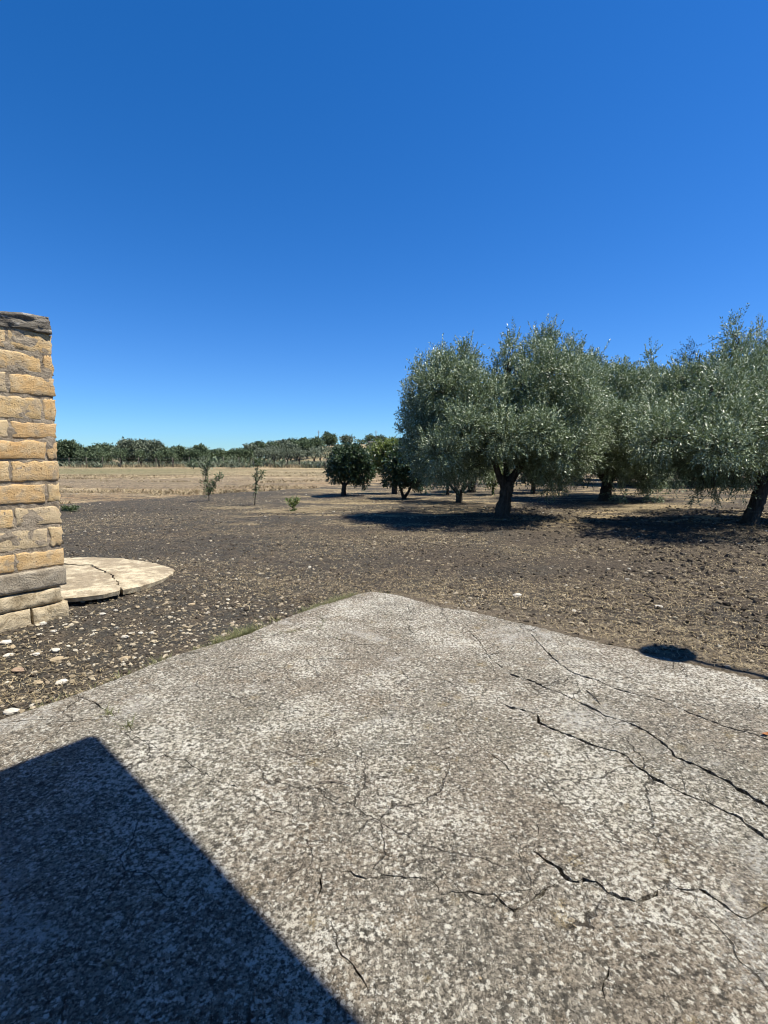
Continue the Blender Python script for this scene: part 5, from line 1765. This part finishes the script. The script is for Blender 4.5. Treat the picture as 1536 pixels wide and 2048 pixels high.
# ------------------------------------------------------------------ single stones
GS = 'larger loose stones on the soil beside the slab'
rocks = [(86, 1244, 0.045, 'w', 'white wedge-shaped stone below the grey footing of the wall'), (107, 1258, 0.030, 'w', 'small white flat stone past the wedge-shaped one'), (10, 1281, 0.050, 'w', 'white stone at the frame edge under the wall'),
         (16, 1303, 0.042, 'w', 'rounded bright white stone under the yellowish one'), (24, 1290, 0.045, 't', 'yellowish flat stone between two white ones by the frame edge'), (72, 1302, 0.035, 'w', 'white triangular stone midway between wall and slab'),
         (109, 1293, 0.050, 'w', 'long white flat stone midway between wall and slab'), (112, 1311, 0.055, 't', 'long yellowish flat stone next to the long white one'), (34, 1330, 0.050, 'r', 'reddish brown oblong stone by the frame edge'),
         (250, 1265, 0.036, 'w', 'round white stone with a hollow, alone on the dark soil'), (281, 1256, 0.030, 'w', 'thin white curved stone past the round one'), (205, 1225, 0.036, 'w', 'white stone near the broken pale slab'),
         (231, 1217, 0.026, 'w', 'small upright white stone by the broken pale slab'), (275, 1211, 0.036, 't', 'pale lumpy stone just off the broken pale slab'), (22, 1411, 0.050, 'w', 'big white shard near the slab edge'),
         (45, 1421, 0.035, 't', 'yellow stone wedged against the slab edge'), (28, 1426, 0.022, 't', 'small yellow stone beside the wedged one'), (5, 1437, 0.045, 'g', 'grey stone lying at the slab edge at the frame side'),
         (1035, 1190, 0.062, 'w', 'single pale egg-shaped stone beyond the slab corner'), (382, 1203, 0.040, 't', 'tan stone in the stony patch near the slab'), (122, 1351, 0.045, 'w', 'slender white stone halfway down the slab side'),
         (250, 1306, 0.045, 't', 'tan flat stone close to the slab side'), (318, 1178, 0.036, 't', 'tan stone beyond the tip of the broken pale slab'), (1318, 1216, 0.038, 'w', 'white chip on the clods past the slab far side'),
         (75, 1354, 0.038, 't', 'dull yellow stone in front of the reddish one')]
rm = {'w': M['rock_white'], 't': M['rock_tan'], 'r': M['rock_red'], 'g': M['mortar']}
for px, py, s_, kd, lab in rocks:
    g = G(px, py)
    z = float(ground_z(g[0], g[1])[0])
    n0 = 22
    th = np.linspace(0.25, math.pi - 0.25, 6)
    V = []
    for a in th:
        for k in range(10):
            ph = k / 10 * 6.283
            V.append((math.sin(a) * math.cos(ph), math.sin(a) * math.sin(ph), math.cos(a)))
    V += [(0, 0, 1), (0, 0, -1)]
    V = np.array(V)
    sd = px * 0.37
    r_ = np.array([1 + 0.38 * mnoise.noise(Vector((v[0] * 1.4 + sd, v[1] * 1.4, v[2] * 1.4 + py))) + 0.12 * mnoise.noise(Vector((v[0] * 4 + sd, v[1] * 4, v[2] * 4))) for v in V])
    V = V * r_[:, None] * np.array([1.0, 0.62, 0.38]) * s_
    a = random.random() * 1.6 - 0.8
    V = np.stack([V[:, 0] * math.cos(a) - V[:, 1] * math.sin(a), V[:, 0] * math.sin(a) + V[:, 1] * math.cos(a), V[:, 2]], 1)
    Q = [(i * 10 + k, (i + 1) * 10 + k, (i + 1) * 10 + (k + 1) % 10, i * 10 + (k + 1) % 10) for i in range(5) for k in range(10)]
    T = [(k, (k + 1) % 10, 60) for k in range(10)] + [(50 + (k + 1) % 10, 50 + k, 61) for k in range(10)]
    link('stone', np_mesh('stone', V, [np.array(T), np.array(Q)], False), rm[kd], None, (g[0], g[1], z + s_ * 0.22), lab, 'stone', GS)

# twig and dry leaf on the slab
a, b = G(1172, 1384), G(1203, 1416)
m_ = MB()
c0 = (a + b) / 2
m_.tube(spline([a - c0 + [0, 0, 0.012], [0.01, 0.004, 0.016], b - c0 + [0, 0, 0.008]], 9), np.linspace(0.0035, 0.002, 9), 6, 0.2)
link('twig', m_.mesh('twig', True), M['dark_bark'], None, c0, 'thin dark twig lying beside the wide crack in the slab', 'twig')
a, b = G(640, 1568), G(700, 1572)
m_ = MB()
c0 = (a + b) / 2
m_.tube(spline([a - c0 + [0, 0, 0.010], [0.01, 0.012, 0.014], b - c0 + [0, 0, 0.008]], 9), np.linspace(0.003, 0.002, 9), 6, 0.2)
link('twig', m_.mesh('twig', True), M['wood'], None, c0, 'pale dry twig lying in the middle of the slab', 'twig')
g = G(1531, 1471)
V = []
for i in range(7):
    t = i / 6
    w_ = 0.028 * math.sin(math.pi * (0.08 + 0.9 * t)) ** 0.7
    for s_ in (-1, 0, 1):
        V.append((t * 0.10 - 0.05, s_ * w_, 0.012 + 0.012 * abs(s_) + 0.018 * (t - 0.5) ** 2 * 4))
Q = [(i * 3 + j, (i + 1) * 3 + j, (i + 1) * 3 + j + 1, i * 3 + j + 1) for i in range(6) for j in range(2)]
V2 = V + [(x, y, z - 0.0015) for x, y, z in V]
o_ = len(V)
Q2 = Q + [(d + o_, c + o_, b + o_, a + o_) for a, b, c, d in Q]
lf = link('dry_leaf', np_mesh('dry_leaf', V2, [np.array(Q2)], True), M['leaf_orange'], None, g, 'curled orange dry leaf on the slab by the frame edge', 'leaf')
lf.rotation_euler = (0, 0, 0.3)
lf.scale = (0.45, 0.45, 0.45)
